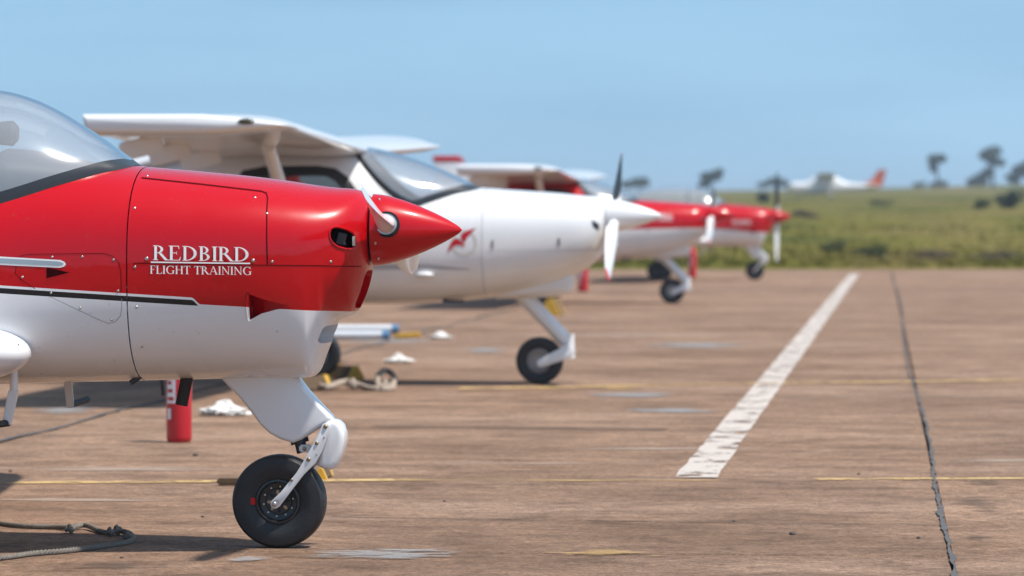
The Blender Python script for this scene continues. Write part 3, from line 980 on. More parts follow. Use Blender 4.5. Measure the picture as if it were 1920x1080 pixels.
def wing_panel(name, sections, mat, parent, blunt=0.0):
    """sections: (y, x_le, chord, z, thickness, te_thickness)"""
    m = 36
    vs, fs = [], []
    for (y, xl, ch, z, th, te) in sections:
        ring = []
        for k in range(m):
            a = 2 * math.pi * k / m
            u = 0.5 - 0.5 * math.cos(a)                        # 0 at LE .. 1 at TE and back
            up = 1 if a <= math.pi else -1
            yt = 5 * th * (0.2969 * math.sqrt(u) - 0.126 * u - 0.3516 * u ** 2 + 0.2843 * u ** 3 - 0.1015 * u ** 4) * ch + te * .5 * u
            camb = .02 * ch * (1 - (2 * u - .8) ** 2)
            if te > .05:                                        # square-cut moulded tip: full depth back to a blunt end
                yt = te * .5 * min(1.0, (u / .42)) ** .55; camb = 0.0
            ring.append((xl - u * ch, y, z + camb + up * yt * (1.0 if up > 0 else .75)))
        b = len(vs); vs += ring
        if b:
            for k in range(m): fs.append((b - m + k, b - m + (k + 1) % m, b + (k + 1) % m, b + k))
    fs.append(tuple(range(m))[::-1]); fs.append(tuple(range(len(vs) - m, len(vs))))
    me = bpy.data.meshes.new(name); me.from_pydata(vs, [], fs); fix_normals(me)
    return wrap(name, me, mat, parent, True, 45)

# ------------------------------------------------------------------ low-wing trainer
def low_wing(loc, rz, label, prop_deg, detail):
    F = Frame(loc, rz)
    root = tag(empty('low_wing_aircraft', loc, rz), label, 'aircraft')
    FP = Frame((-0.897, 16.46, 0), R(-5.5))                 # the aircraft all measures were taken on
    S = lambda px, py, y=-.47: FP.xz(px, py, y)
    # paint scheme line
    x0, z0 = S(0, 534); x1, z1 = S(355, 558)
    a1 = (z1 - z0) / (x1 - x0); A = (z0 - a1 * x0, a1)
    x2, z2 = S(380, 571, -.43); x3, z3 = S(655, 586, -.25)
    b1 = (z3 - z2) / (x3 - x2); B = (z2 - b1 * x2, b1)
    paint = two_tone('red_over_white_paint', RED, A, B, S(373, 565)[0], True)

    # cowling -------------------------------------------------------
    cow = Body([  # x, ztop, zbot, halfw, zc, et, eb
        (.357, 1.352, 1.085, .150, 1.225, 2.0, 2.0),
        (.345, 1.366, 1.010, .178, 1.205, 2.0, 2.2),
        (.320, 1.375, .945, .222, 1.19, 2.05, 2.4),
        (.290, 1.381, .903, .262, 1.18, 2.1, 2.6),
        (.255, 1.387, .888, .292, 1.17, 2.15, 2.7),
        (.222, 1.391, .872, .312, 1.16, 2.2, 2.7),
        (.205, 1.394, .838, .322, 1.155, 2.2, 2.7),
        (.194, 1.396, .800, .328, 1.15, 2.2, 2.8),
        (.178, 1.398, .762, .334, 1.15, 2.2, 2.8),
        (.160, 1.400, .715, .342, 1.15, 2.2, 2.8),
        (.143, 1.403, .672, .348, 1.15, 2.2, 2.8),
        (.125, 1.406, .660, .354, 1.145, 2.2, 2.8),
        (.05, 1.415, .657, .375, 1.14, 2.25, 2.6),
        (-.10, 1.432, .655, .410, 1.13, 2.3, 2.4),
        (-.30, 1.452, .650, .450, 1.12, 2.4, 2.5),
        (-.504, 1.469, .645, .485, 1.105, 2.5, 2.7)])
    cow.f[0] = spline([.357, .335, .25, .05, -.25, -.504], [1.352, 1.368, 1.387, 1.413, 1.447, 1.469])
    cow.f[2] = spline([.357, .33, .28, .19, .04, -.22, -.504], [.150, .205, .268, .329, .384, .440, .485])
    cow.f[3] = spline([.357, .25, .05, -.25, -.504], [1.225, 1.176, 1.143, 1.121, 1.105])
    cow.f[4] = spline([.357, .05, -.504], [2.0, 2.22, 2.5])
    xl = list(np.linspace(.357, .28, 14)) + list(np.linspace(.272, .12, 40)) + list(np.linspace(.11, -.504, 44))
    cowl = loft_closed('cowling', cow, xl, paint, root, n=56)
    cowl_skin0 = Skin([cowl])
    cutters = []
    def cutter(poly, depths, mat, outside=.06):
        """recess in the near side: poly in (x, z), depth below the skin per corner"""
        o_, i_ = [], []
        for (x, z), d in zip(poly, depths):
            p, n = cowl_skin0.hit(x, z)
            y = p.y if p else -.3
            for s, L_ in ((-1, o_),):
                L_.append((x, y - outside, z))
            i_.append((x, y + d, z))
        n = len(poly)
        for sgn in (1, -1):
            v = [(a, b * sgn, c_) for a, b, c_ in o_] + [(a, b * sgn, c_) for a, b, c_ in i_]
            f = [tuple(range(n)), tuple(range(2 * n - 1, n - 1, -1))] + [(i, i + n, (i + 1) % n + n, (i + 1) % n) for i in range(n)]
            me = bpy.data.meshes.new('cut'); me.from_pydata(v, [], f)
            bmx = bmesh.new(); bmx.from_mesh(me); bmesh.ops.triangulate(bmx, faces=bmx.faces); bmesh.ops.recalc_face_normals(bmx, faces=bmx.faces); bmx.to_mesh(me); bmx.free()
            me.materials.append(mat)
            o = bpy.data.objects.new('cut', me); COL.objects.link(o); cutters.append(o)
    Sy = lambda px, py: S(px, py, -.30)
    inlet = [Sy(*p) for p in ((617, 436), (619, 429), (625, 425.5), (633, 426), (646, 430), (656, 436), (661, 444), (662, 456), (660, 464), (655, 467.5), (645, 467), (632, 463), (622, 455), (618, 446))]
    cutter(inlet, [.13] * len(inlet), M_black)
    sc = [S(467.5, 551, -.38), S(490, 560, -.38), S(520, 568, -.37), S(543, 573, -.36), S(543, 578, -.36), S(520, 580, -.37), S(490, 588, -.38), S(468, 600, -.38)]
    cutter(sc, [.075, .045, .018, -.004, -.004, .018, .045, .075], M_red)
    # hollow ramp leading into each cheek inlet
    rx_, rz_ = S(668, 452, -.25)
    hp, _ = cowl_skin0.hit(rx_, rz_)
    for sgn in (-1, 1):
        bmx = bmesh.new(); bmesh.ops.create_uvsphere(bmx, u_segments=40, v_segments=24, radius=1)
        for v in bmx.verts: v.co = Vector((v.co.x * .072 + rx_, sgn * (-hp.y + .004 - 1.25 * v.co.x * .072 + v.co.y * .040), v.co.z * .050 + rz_ - .008 - v.co.x * .025))
        bmesh.ops.recalc_face_normals(bmx, faces=bmx.faces)
        me = bpy.data.meshes.new('cut'); bmx.to_mesh(me); bmx.free(); me.materials.append(M_red)
        me.polygons.foreach_set('use_smooth', [True] * len(me.polygons))
        o = bpy.data.objects.new('cut', me); COL.objects.link(o); cutters.append(o)
    # oil-cooler slot in the jaw and the radiator mouth under it, open to the front
    for (y0_, y1_, zz0, zz1, xx0, xx1, mt) in ((-.115, .115, .925, 1.072, .285, .5, M_red), (-.215, .215, .792, .862, .10, .30, M_white)):
        bmx = bmesh.new()
        n = 20
        poly = []
        for k in range(n):
            a = 2 * math.pi * k / n
            ca, sa = math.cos(a), math.sin(a)
            e = .45
            poly.append(((y0_ + y1_) / 2 + (y1_ - y0_) / 2 * math.copysign(abs(ca) ** e, ca), (zz0 + zz1) / 2 + (zz1 - zz0) / 2 * math.copysign(abs(sa) ** e, sa)))
        a_ = [bmx.verts.new((xx0, y, z)) for y, z in poly]; b_ = [bmx.verts.new((xx1, y, z)) for y, z in poly]
        bmx.faces.new(a_); bmx.faces.new(b_[::-1])
        for i in range(n): bmx.faces.new((a_[i], b_[i], b_[(i + 1) % n], a_[(i + 1) % n]))
        bmesh.ops.recalc_face_normals(bmx, faces=bmx.faces)
        me = bpy.data.meshes.new('cut'); bmx.to_mesh(me); bmx.free(); me.materials.append(mt)
        o = bpy.data.objects.new('cut', me); COL.objects.link(o); cutters.append(o)
    lip = []
    for x, z in inlet + inlet[:1]:
        p, n = cowl_skin0.hit(x, z, .0005)
        if p: lip.append(p)
    bool_cut(cowl, cutters)
    for sgn in (1, -1):
        tube('inlet_lip', [Vector((p.x, p.y * sgn, p.z)) for p in lip], .0045, M_red, cowl, 8)
        ix, iz = Sy(636, 448)
        bm = bmesh.new(); add_box(bm, (ix, -sgn * .235, iz), (.035, .02, .05), Matrix.Rotation(R(15), 3, 'Y')); add_box(bm, (ix + .012, -sgn * .242, iz - .02), (.012, .02, .012))
        bmesh.ops.bevel(bm, geom=bm.edges, offset=.003, segments=1, affect='EDGES')
        bm_obj('cooling_baffle', bm, M_blackrim, cowl)
        ix, iz = Sy(661, 452)
        bm = bmesh.new(); add_box(bm, (ix, -sgn * .262, iz), (.010, .012, .036)); bm_obj('inlet_tab', bm, M_beige, cowl)

    # fuselage with canopy ------------------------------------------
    xf = -.5085
    hull = Body([
        (xf, 1.4694, .645, .4856, 1.105, 2.5, 2.7),
        (-.56, 1.476, .643, .494, 1.10, 2.5, 2.7),
        (-.80, 1.487, .638, .525, 1.08, 2.5, 2.9),
        (-1.10, 1.470, .630, .550, 1.06, 2.5, 3.0),
        (-1.6, 1.45, .625, .565, 1.05, 2.5, 3.0),
        (-2.2, 1.47, .64, .54, 1.06, 2.4, 2.8),
        (-2.75, 1.50, .70, .46, 1.10, 2.3, 2.5),
        (-3.5, 1.44, .80, .30, 1.14, 2.2, 2.2),
        (-4.6, 1.37, .94, .17, 1.17, 2.1, 2.1),
        (-5.75, 1.30, 1.08, .06, 1.19, 2.0, 2.0)])
    sill = pchip([xf, -.545, -.65, -.77, -1.08, -1.5, -2.2, -2.74, -2.76, -6], [1.6, 1.4745, 1.440, 1.400, 1.305, 1.25, 1.27, 1.499, 1.6, 1.6])
    top = pchip([xf, -.545, -.60, -.687, -.78, -.872, -.975, -1.078, -1.5, -2.0, -2.5, -2.75, -6], [1.469, 1.4745, 1.513, 1.577, 1.637, 1.692, 1.738, 1.765, 1.80, 1.76, 1.60, 1.50, 1.3])
    xl = list(np.linspace(xf, -.70, 20)) + list(np.linspace(-.72, -2.76, 56)) + list(np.linspace(-2.9, -5.75, 20))
    fus, band, glass = loft_cabin(hull, xl, sill, top, 44, 2.0, .046, (paint, M_band, M_glass), root, ('fuselage', 'canopy_seal', 'canopy_glass'))
    skin = Skin([cowl, fus])
    # cockpit: coaming, tub, seats
    co_ = Body([(-.60, 1.462, 1.36, .17, 1.40, 3, 3), (-.75, 1.492, 1.33, .28, 1.40, 3, 3), (-.90, 1.520, 1.28, .36, 1.40, 3, 3), (-1.03, 1.540, 1.22, .40, 1.40, 3, 3), (-1.06, 1.520, 1.20, .395, 1.40, 3, 3)])
    loft_closed('coaming', co_, np.linspace(-.60, -1.06, 18), M_dash, root, n=20)
    bm = bmesh.new(); add_box(bm, (-1.9, 0, .80), (1.7, .9, .04)); bm_obj('cockpit_floor', bm, M_seat, root)
    bm = bmesh.new(); add_box(bm, (-2.55, 0, 1.08), (.04, .76, .5)); bm_obj('rear_bulkhead', bm, M_cabin, root)
    for s in (-1, 1):
        bm = bmesh.new()
        add_box(bm, (-1.72, s * .24, .93), (.46, .38, .14))
        add_box(bm, (-1.90, s * .24, 1.18), (.10, .38, .46), Matrix.Rotation(R(-14), 3, 'Y'))
        bmesh.ops.bevel(bm, geom=bm.edges, offset=.035, segments=3, affect='EDGES')
        st = bm_obj('seat', bm, M_seat, root)
        bm = bmesh.new(); add_box(bm, (-1.99, s * .24, 1.50), (.08, .24, .16)); bmesh.ops.bevel(bm, geom=bm.edges, offset=.03, segments=3, affect='EDGES')
        bm_obj('headrest', bm, M_seat, st)
    # roll-over bow with its mirror-like pad seen through the canopy
    pts = []
    for k in range(21):
        a = math.pi * k / 20
        pts.append((-1.30, .47 * math.cos(a), 1.28 + .45 * math.sin(a)))
    tube('canopy_bow', pts, .022, M_band, root, 10)
    lathe('compass', [(-.03, .0), (-.03, .045), (.02, .05), (.04, .03), (.04, 0)], (-1.06, -.02, 1.60), (1, 0, 0), M_seat, root, n=20)

    # seams and access panels ----------------------------------------
    ribbon('panel_seam', skin, [S(251, 493.5), S(500, 497.5, -.42), S(600, 498.5, -.36), S(692, 500.5, -.25)], .0035, M_seam, cowl, .0014)
    ribbon('panel_seam', skin, [S(264, 333.5, -.3), S(380, 346, -.28), S(488, 358.5, -.26), S(499, 362, -.26), S(502.5, 372, -.28), S(501, 420, -.36), S(499.5, 496, -.42)], .0048, M_seam, cowl, .0014)
    ribbon('panel_seam', skin, [S(*p) for p in ((72, 541), (47, 525), (36, 512), (38, 490), (47, 479), (62, 476.5), (198, 475), (213, 480), (224, 491), (228.5, 508), (229, 548))], .0022, M_seam, fus, .0012)
    ribbon('panel_seam', skin, [S(*p) for p in ((229, 560), (229, 575), (226, 592), (216, 603), (204, 606.5), (192, 602), (98, 555))], .0020, M_seamw, fus, .0012)
    # grey pill stripe and its white border
    ribbon('pill_stripe', skin, [S(-220, 477), S(-120, 480), S(0, 488), S(118, 494.5), S(125, 495), S(128, 495.2)], [.031, .031, .031, .029, .018, .004], M_letter, fus, .0018)
    ribbon('pill_stripe', skin, [S(-220, 477), S(-120, 480), S(0, 488), S(114, 494), S(121, 494.5), S(124, 494.8)], [.019, .019, .018, .016, .010, .003], M_stripegrey, fus, .0028)
    # small flush scoop under it: its inner shade painted flat on the skin
    decal('flush_scoop_shade', skin, [[S(93, 501), S(136, 511), S(93, 522)]], plain('scoop_shade', (0.03, 0.002, 0.003), 0.9, spec=0.02), fus, .0016)
    ribbon('flush_scoop_lip', skin, [S(93, 522.5), S(136, 511.5)], .004, M_red, fus, .004)
    # lettering
    polys = word_polys('REDBIRD', S(286, 487)[0], S(464, 491)[0], S(286, 487.5)[1], S(464, 491)[1], .0550, .0535)
    decal('lettering', skin, polys, M_letter, cowl, .0035, 1.5e-4)
    polys = word_polys('FLIGHT TRAINING', S(281, 513)[0], S(467, 516)[0], S(281, 513)[1], S(467, 516)[1], .0305, .0305)
    decal('lettering', skin, polys, M_letter, cowl, .0035, 1.5e-4)
    ribbon('lettering_rule', skin, [S(283, 491.5), S(464, 494.3)], .0052, M_letter, cowl, .0035)
    # scoop lip standing a little proud
    ribbon('scoop_lip', skin, [S(463.5, 548, -.4), S(464.5, 575, -.4), S(465.5, 601, -.4)], [.012, .014, .010], paint, cowl, .007, .01)
    if detail:
        sl = [(272, 329, -.3), (478, 370, -.3), (275.5, 485, -.47), (471, 489, -.45), (254, 500.5, -.47), (507, 491, -.43), (616, 491, -.36), (691, 491, -.25),
              (256, 576, -.47), (260, 651, -.47), (249, 390, -.47), (499.5, 400, -.36)]
        for k, (px, py, y) in enumerate(sl):
            p, n = skin.hit(*S(px, py, y), 0)
            if p: dome('screw', p, n, .0075 if k in (2, 3) else .0055, M_steel, cowl)
        for (px, py) in ((47, 488), (103, 481.5), (158, 481), (215, 487), (49, 519), (223, 545), (101, 548.5), (153.5, 577), (209.5, 600)):
            p, n = skin.hit(*S(px, py), 0)
            if p: dome('screw', p, n, .0048, M_steel, fus)

    # spinner and propeller ------------------------------------------
    hz = 1.226
    lathe('spinner_plate', [(.350, 0), (.350, .118), (.366, .122), (.366, 0)], (0, 0, hz), (1, 0, 0), M_black, root, n=40)
    spf = pchip([.367, .40, .46, .527, .58, .63, .675, .699, .708], [.1385, .1355, .121, .0985, .0765, .0525, .0275, .0115, .0015])
    prof = [(.366, 0), (.366, .133)] + [(x, spf(x)) for x in np.linspace(.367, .708, 40)] + [(.7088, 0)]
    spin = lathe('spinner', prof, (0, 0, hz), (1, 0, 0), M_red, root, n=72, sharp=50)
    hubp = (.432, 0, hz)
    for k in range(2):
        a = R(prop_deg) + math.pi * k
        d = Matrix.Rotation(a, 3, 'X') @ Vector((0, 0, 1))
        lathe('blade_socket', [(.06, .0), (.06, .050), (.1285, .050), (.1285, .042), (.10, .042)], hubp, d, M_black, spin, n=32)
        lathe('blade_collar', [(.06, .041), (.134, .041), (.134, .0)], hubp, d, M_steel, spin, n=32)
        blade('propeller_blade', hubp, a, .875, [M_white] if detail else [M_white, M_bladedark, M_bladetip], root, chord=.125, r0=.08, pitch=(74, 22), rootr=.037)
    if detail:
        for (px, py) in ((710, 374), (706, 456), (709, 485)):
            x, z = S(px, py, -.1)
            r = spf(max(x, .372)); dz = z - hz
            if abs(dz) < r:
                y = -math.sqrt(r * r - dz * dz)
                dome('screw', Vector((x, y, z)), Vector((.25, y, dz)).normalized(), .006, M_steel, spin)

    # nose gear --------------------------------------------------------
    N_ = lambda px, py: FP.xz(px, py, -.06)
    leg = [N_(*p) for p in ((405, 700), (425, 722), (448, 745), (468, 770), (487, 796), (505, 813), (525, 824), (549, 831), (566, 824), (590, 808), (612, 794), (622, 786), (618, 780), (596, 757), (575, 734), (556, 709), (548, 700))]
    legf = prism('nose_leg_fairing', leg, -.062, .062, M_white, root, .045, 5, 60)
    for px, py in ((566, 731), (590, 755), (607, 773)):
        x, z = N_(px, py); dome('screw', Vector((x - .012, -.0595, z - .012)), Vector((0, -1, 0)), .0035, M_steel, legf)
    lathe('oleo_piston', [(0, .036), (.022, .036), (.022, .022), (.06, .022), (.06, 0)], (*[N_(556, 822)[0]], 0, N_(556, 822)[1]), Vector((.25, 0, -1)), M_band, root, n=24)
    kx, kz = N_(569, 842)
    bm = bmesh.new(); add_box(bm, (kx, 0, kz), (.045, .06, .03)); bmesh.ops.bevel(bm, geom=bm.edges, offset=.006, segments=2, affect='EDGES')
    kn = bm_obj('oleo_knuckle', bm, M_white, root)
    dome('screw', Vector((kx, -.031, kz)), Vector((0, -1, 0)), .008, M_brass, kn)
    for s in (-1, 1):
        FA = lambda px, py: FP.xz(px, py, -.085)
        arm = [FA(*p) for p in ((605, 795), (601, 803), (590, 826), (568, 866), (556, 886), (527, 922), (508, 940), (507, 947), (510, 952), (517, 954), (524, 950), (546, 921), (570, 890), (592, 868), (603, 848), (614, 818), (620, 803), (619, 797), (612, 793))]
        y0, y1 = (-.088, -.074) if s < 0 else (.074, .088)
        arm_o = prism('fork_arm', arm, y0, y1, M_white, root, .003, 2, 40)
        for (px, py, r) in ((610.5, 800, .0085), (594, 831, .0075), (578.5, 861.5, .0085), (547, 900, .0065), (514.5, 945.5, .0105)):
            x, z = FA(px, py)
            dome('screw', Vector((x, y0 if s < 0 else y1, z)), Vector((0, s, 0)), r, M_brass if py < 940 else M_steel, arm_o)
        for (px, py) in ((608, 820), (594, 852)):
            x, z = FA(px, py)
            dome('screw', Vector((x, y0 if s < 0 else y1, z)), Vector((0, s, 0)), .0035, M_steel, arm_o)
    fd = [N_(*p) for p in ((606, 793), (612, 789), (622, 786), (632, 789), (640, 797), (645, 812), (645.5, 826), (641, 848), (633, 868), (627, 878), (619, 881.5), (608, 880), (594, 873), (598, 850), (604, 820))]
    prism('fork_fairing', fd, -.070, .070, M_white, root, .032, 5, 60)
    tube('axle', [(0, -.09, .18), (0, .09, .18)], .011, M_steel, root)
    wheel(root, (0, 0, .18), .18, .135, .083, M_blackrim, detail, 'nose_tyre', mark=True)

    # belly fittings -----------------------------------------------------
    ex0, ex1 = FP.xz(352, 700, -.12), FP.xz(340, 760, -.12)
    bm = bmesh.new()
    lathe_into(bm, [(0, .024), (.125, .024), (.125, .020), (.06, .020), (.06, 0)], (ex0[0], -.12, ex0[1]), Vector((ex1[0] - ex0[0], 0, ex1[1] - ex0[1])), 24)
    bm_obj('exhaust_pipe', bm, M_exhaust, root)
    x, z = S(262, 712, -.2)
    tube('belly_drain', [(x + .02, -.2, z + .03), (x - .01, -.2, z + .004), (x - .035, -.2, z - .012)], .011, M_band, root)
    def step(px, py, y, dx, white):
        x, z = FP.xz(px, py, y)
        bm = bmesh.new()
        tube_into(bm, [(x, y, z + .10), (x, y, z - .005)], .0155, 14)
        st = bm_obj('boarding_step', bm, M_white, root)
        bm = bmesh.new()
        x2 = x + dx
        for p in (0,):
            vs = [(x - .019, y - .012, z), (x + .019, y - .012, z), (x2 + .014, y - .012, z - .135), (x2 - .022, y - .012, z - .135)]
            a = [bm.verts.new(v) for v in vs]; b = [bm.verts.new((v[0], y + .012, v[2])) for v in vs]
            bm.faces.new(a); bm.faces.new(b[::-1])
            for i in range(4): bm.faces.new((a[i], b[i], b[(i + 1) % 4], a[(i + 1) % 4]))
        bmesh.ops.recalc_face_normals(bm, faces=bm.faces)
        bmesh.ops.bevel(bm, geom=bm.edges, offset=.004, segments=2, affect='EDGES')
        bm_obj('step_bar', bm, M_white, st)
        tube('step_peg', [(x2, y + .01, z - .128), (x2 - .055, y - .16, z - .132)], .0135, M_rubber, st, 14)
        tube('step_cap', [(x2 - .055, y - .16, z - .132), (x2 - .058, y - .168, z - .132)], .0135, M_letter, st, 14)
    step(26, 730, -.40, -.024, True)
    # the far-side step, seen under the belly
    x, z = FP.xz(125, 715, .25)
    bm = bmesh.new(); add_box(bm, (x + .008, .25, z - .03), (.030, .02, .15), Matrix.Rotation(R(-6), 3, 'Y'))
    bmesh.ops.bevel(bm, geom=bm.edges, offset=.004, segments=2, affect='EDGES')
    st = bm_obj('boarding_step', bm, M_white, root)
    tube('step_peg', [(x + .018, .25, z - .092), (x + .052, .40, z - .078)], .0135, M_rubber, st, 14)

    # wings --------------------------------------------------------------
    for s in (-1, 1):
        wing_panel('wing', [(s * .40, -1.18, 1.62, .735, .15, .01), (s * .9, -1.19, 1.55, .75, .15, .01), (s * 2.4, -1.28, 1.36, .87, .14, .008), (s * 4.0, -1.42, 1.08, 1.0, .13, .006), (s * 4.32, -1.50, .95, 1.03, .11, .005), (s * 4.47, -1.66, .70, 1.05, .05, .003)], M_white, root)
        cx, cz = S(-62, 662, -.5)
        bm = bmesh.new()
        bmesh.ops.create_uvsphere(bm, u_segments=48, v_segments=28, radius=1)
        for v in bm.verts:
            v.co = Vector((v.co.x * (.245 if v.co.x > 0 else .5) + cx, v.co.y * .20 + s * .505, v.co.z * .105 + cz))
        fr = bm_obj('wing_root_fairing', bm, M_white, root)
        if detail and s < 0:
            sk2 = Skin([fr])
            for (px, py) in ((33, 645.5), (34.5, 700), (9, 711)):
                p, n = sk2.hit(*FP.xz(px, py, -.58), 0)
                if p: dome('screw', p, n, .006, M_steel, fr)
    # tail
    fin = [(-4.75, 1.34), (-5.1, 1.50), (-5.70, 2.30), (-5.77, 2.37), (-6.25, 2.37), (-6.10, 1.30), (-5.75, 1.15), (-5.2, 1.22)]
    fo = prism('tail_fin', fin, -.045, .045, M_white, root, .03, 3, 50)
    prism('fin_cap', [(-5.62, 2.285), (-5.72, 2.395), (-5.78, 2.41), (-6.24, 2.41), (-6.27, 2.395), (-6.255, 2.285)], -.052, .052, M_red, fo, .02, 3, 50)
    for s in (-1, 1):
        wing_panel('tailplane', [(s * .03, -5.2, .72, 1.22, .10, .004), (s * 1.3, -5.28, .62, 1.24, .09, .004), (s * 1.42, -5.38, .48, 1.24, .06, .003)], M_white, root)
        tube('main_gear_leg', [(-1.78, s * .42, .70), (-1.82, s * .85, .34), (-1.83, s * .93, .20)], [.045, .036, .03], M_white, root)
        wheel(root, (-1.83, s * 1.02, .19), .19, .14, .085, M_blackrim, False, 'main_tyre')
    return root

# ------------------------------------------------------------------ high-wing trainer
def high_wing(loc, rz, label, prop_deg, red, logo):
    root = tag(empty('high_wing_aircraft', loc, rz), label, 'aircraft')
    FP = Frame((gp(1012, 720).x, gp(1012, 720).y, 0), R(-5.5))
    S = lambda px, py, y=-.5: FP.xz(px, py, y)
    if red:
        paint = two_tone('red_over_white_trainer_paint', RED, (1.075, .018), (1.075, .018), -9, False)
    else:
        paint = M_white
    pillar = M_red if red else M_white
    cow = Body([
        (.500, 1.392, 1.135, .135, 1.265, 2.0, 2.0),
        (.492, 1.402, 1.03, .17, 1.24, 2.0, 2.1),
        (.46, 1.412, .965, .23, 1.21, 2.1, 2.2),
        (.40, 1.420, .905, .29, 1.18, 2.2, 2.3),
        (.30, 1.428, .838, .345, 1.16, 2.2, 2.3),
        (.15, 1.443, .765, .39, 1.14, 2.3, 2.3),
        (-.05, 1.457, .705, .44, 1.12, 2.4, 2.3),
        (-.25, 1.471, .668, .485, 1.10, 2.5, 2.4),
        (-.385, 1.481, .648, .512, 1.092, 2.5, 2.5)])
    cowl = loft_closed('cowling', cow, list(np.linspace(.5, .4, 14)) + list(np.linspace(.375, -.385, 40)), paint, root, n=48)
    sk0 = Skin([cowl])
    xf = -.3885
    hull = Body([
        (xf, 1.4812, .6475, .5128, 1.092, 2.5, 2.5),
        (-.45, 1.485, .641, .522, 1.09, 2.5, 2.5),
        (-.8, 1.52, .61, .57, 1.06, 2.6, 2.6),
        (-1.1, 1.70, .60, .60, 1.08, 2.6, 2.6),
        (-1.45, 1.80, .60, .61, 1.10, 2.8, 2.6),
        (-2.4, 1.80, .62, .58, 1.10, 2.8, 2.5),
        (-3.0, 1.68, .70, .42, 1.12, 2.4, 2.3),
        (-3.8, 1.50, .85, .27, 1.16, 2.2, 2.2),
        (-4.8, 1.40, 1.0, .16, 1.20, 2.1, 2.1),
        (-5.9, 1.34, 1.14, .06, 1.24, 2.0, 2.0)])
    sill = pchip([xf, -.433, -.6, -.8, -.90, -.95, -1.36, -1.42, -7], [1.6, 1.4838, 1.432, 1.362, 1.328, 1.345, 1.735, 1.85, 1.9])
    top = pchip([xf, -.433, -.6, -.85, -1.1, -1.3, -1.42, -1.5, -7], [1.4812, 1.4838, 1.560, 1.665, 1.748, 1.790, 1.80, 1.80, 1.3])
    xl = list(np.linspace(xf, -1.5, 48)) + list(np.linspace(-1.56, -5.9, 40))
    fus, band, glass = loft_cabin(hull, xl, sill, top, 40, 2.2, .06, (paint, M_band, M_glass), root, ('fuselage', 'windscreen_seal', 'windscreen'))
    # door window openings, both sides
    win = [S(*p) for p in ((470, 328), (505, 322), (590, 321), (620, 325), (640, 337), (660, 362), (668, 385), (662, 397), (560, 400), (480, 398), (466, 391), (464, 337))]
    cutx = []
    bm = bmesh.new(); prism_into(bm, win, -1.2, 1.2); bmesh.ops.recalc_face_normals(bm, faces=bm.faces)
    skin_full = Skin([cowl, fus])
    me = bpy.data.meshes.new('cut'); bm.to_mesh(me); bm.free()
    inside = BVHTree.FromPolygons([v.co.copy() for v in me.vertices], [tuple(p.vertices) for p in me.polygons])
    bpy.data.meshes.remove(me)
    def in_poly(x, z, P):
        c_ = False
        for i in range(len(P)):
            (xa, za), (xb, zb) = P[i], P[i - 1]
            if (za > z) != (zb > z) and x < (xb - xa) * (z - za) / (zb - za) + xa: c_ = not c_
        return c_
    bm = bmesh.new(); bm.from_mesh(fus.data)
    dead = [f for f in bm.faces if in_poly(f.calc_center_median().x, f.calc_center_median().z, win)]
    bmesh.ops.delete(bm, geom=dead, context='FACES'); bm.to_mesh(fus.data); bm.free()
    for s in (-1, 1):
        vs = []
        cx = sum(p[0] for p in win) / len(win); cz = sum(p[1] for p in win) / len(win)
        rings = []
        for f in (1.16, 1.0, .88):
            rr = []
            for (x, z) in win:
                p, n = skin_full.hit(cx + (x - cx) * f, cz + (z - cz) * (1 + (f - 1) * 1.6), .006, s)
                rr.append(p if p else Vector((x, s * .55, z)))
            rings.append(rr)
        n = len(win)
        vs = rings[0] + rings[2]
        obj('window_frame', vs, [(i, (i + 1) % n, n + (i + 1) % n, n + i) for i in range(n)], M_band, root)
        obj('window_pane', rings[2], [tuple(range(n))], M_tint, root)
    # cabin inside
    bm = bmesh.new(); add_box(bm, (-1.0, 0, 1.25), (.5, .9, .06), Matrix.Rotation(R(-5), 3, 'Y')); bmesh.ops.bevel(bm, geom=bm.edges, offset=.02, segments=2, affect='EDGES')
    bm_obj('coaming', bm, M_dash, root)
    bm = bmesh.new(); add_box(bm, (-1.8, 0, .78), (1.5, 1.0, .04)); bm_obj('cabin_floor', bm, M_seat, root)
    for s in (-1, 1):
        bm = bmesh.new()
        add_box(bm, (-1.9, s * .26, .95), (.46, .40, .14)); add_box(bm, (-2.12, s * .26, 1.22), (.10, .40, .5), Matrix.Rotation(R(-12), 3, 'Y'))
        bmesh.ops.bevel(bm, geom=bm.edges, offset=.035, segments=2, affect='EDGES')
        bm_obj('seat', bm, M_seat, root)
    skin = Skin([cowl, fus])
    # seams, latches and small fittings
    ribbon('panel_seam', skin, [S(912, 470), S(1040, 470, -.35), S(1130, 468, -.25)], .003, plain('fine_grey_gap', (.5, .5, .5), .7), cowl, .002)
    for (px, py) in ((923, 458), (1045, 454)):
        ribbon('cowl_latch', skin, [S(px, py - 8), S(px, py), S(px, py + 9)], [.014, .022, .012], M_greyrim, cowl, .004)
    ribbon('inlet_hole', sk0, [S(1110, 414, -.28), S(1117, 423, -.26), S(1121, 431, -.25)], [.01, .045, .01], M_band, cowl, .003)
    if not red:
        ribbon('pinstripe', skin, [S(560, 512), S(700, 500), S(800, 500), S(880, 505)], [.05, .045, .035, .006], plain('grey_vinyl_pale', (.42, .41, .42), .4), fus, .002)
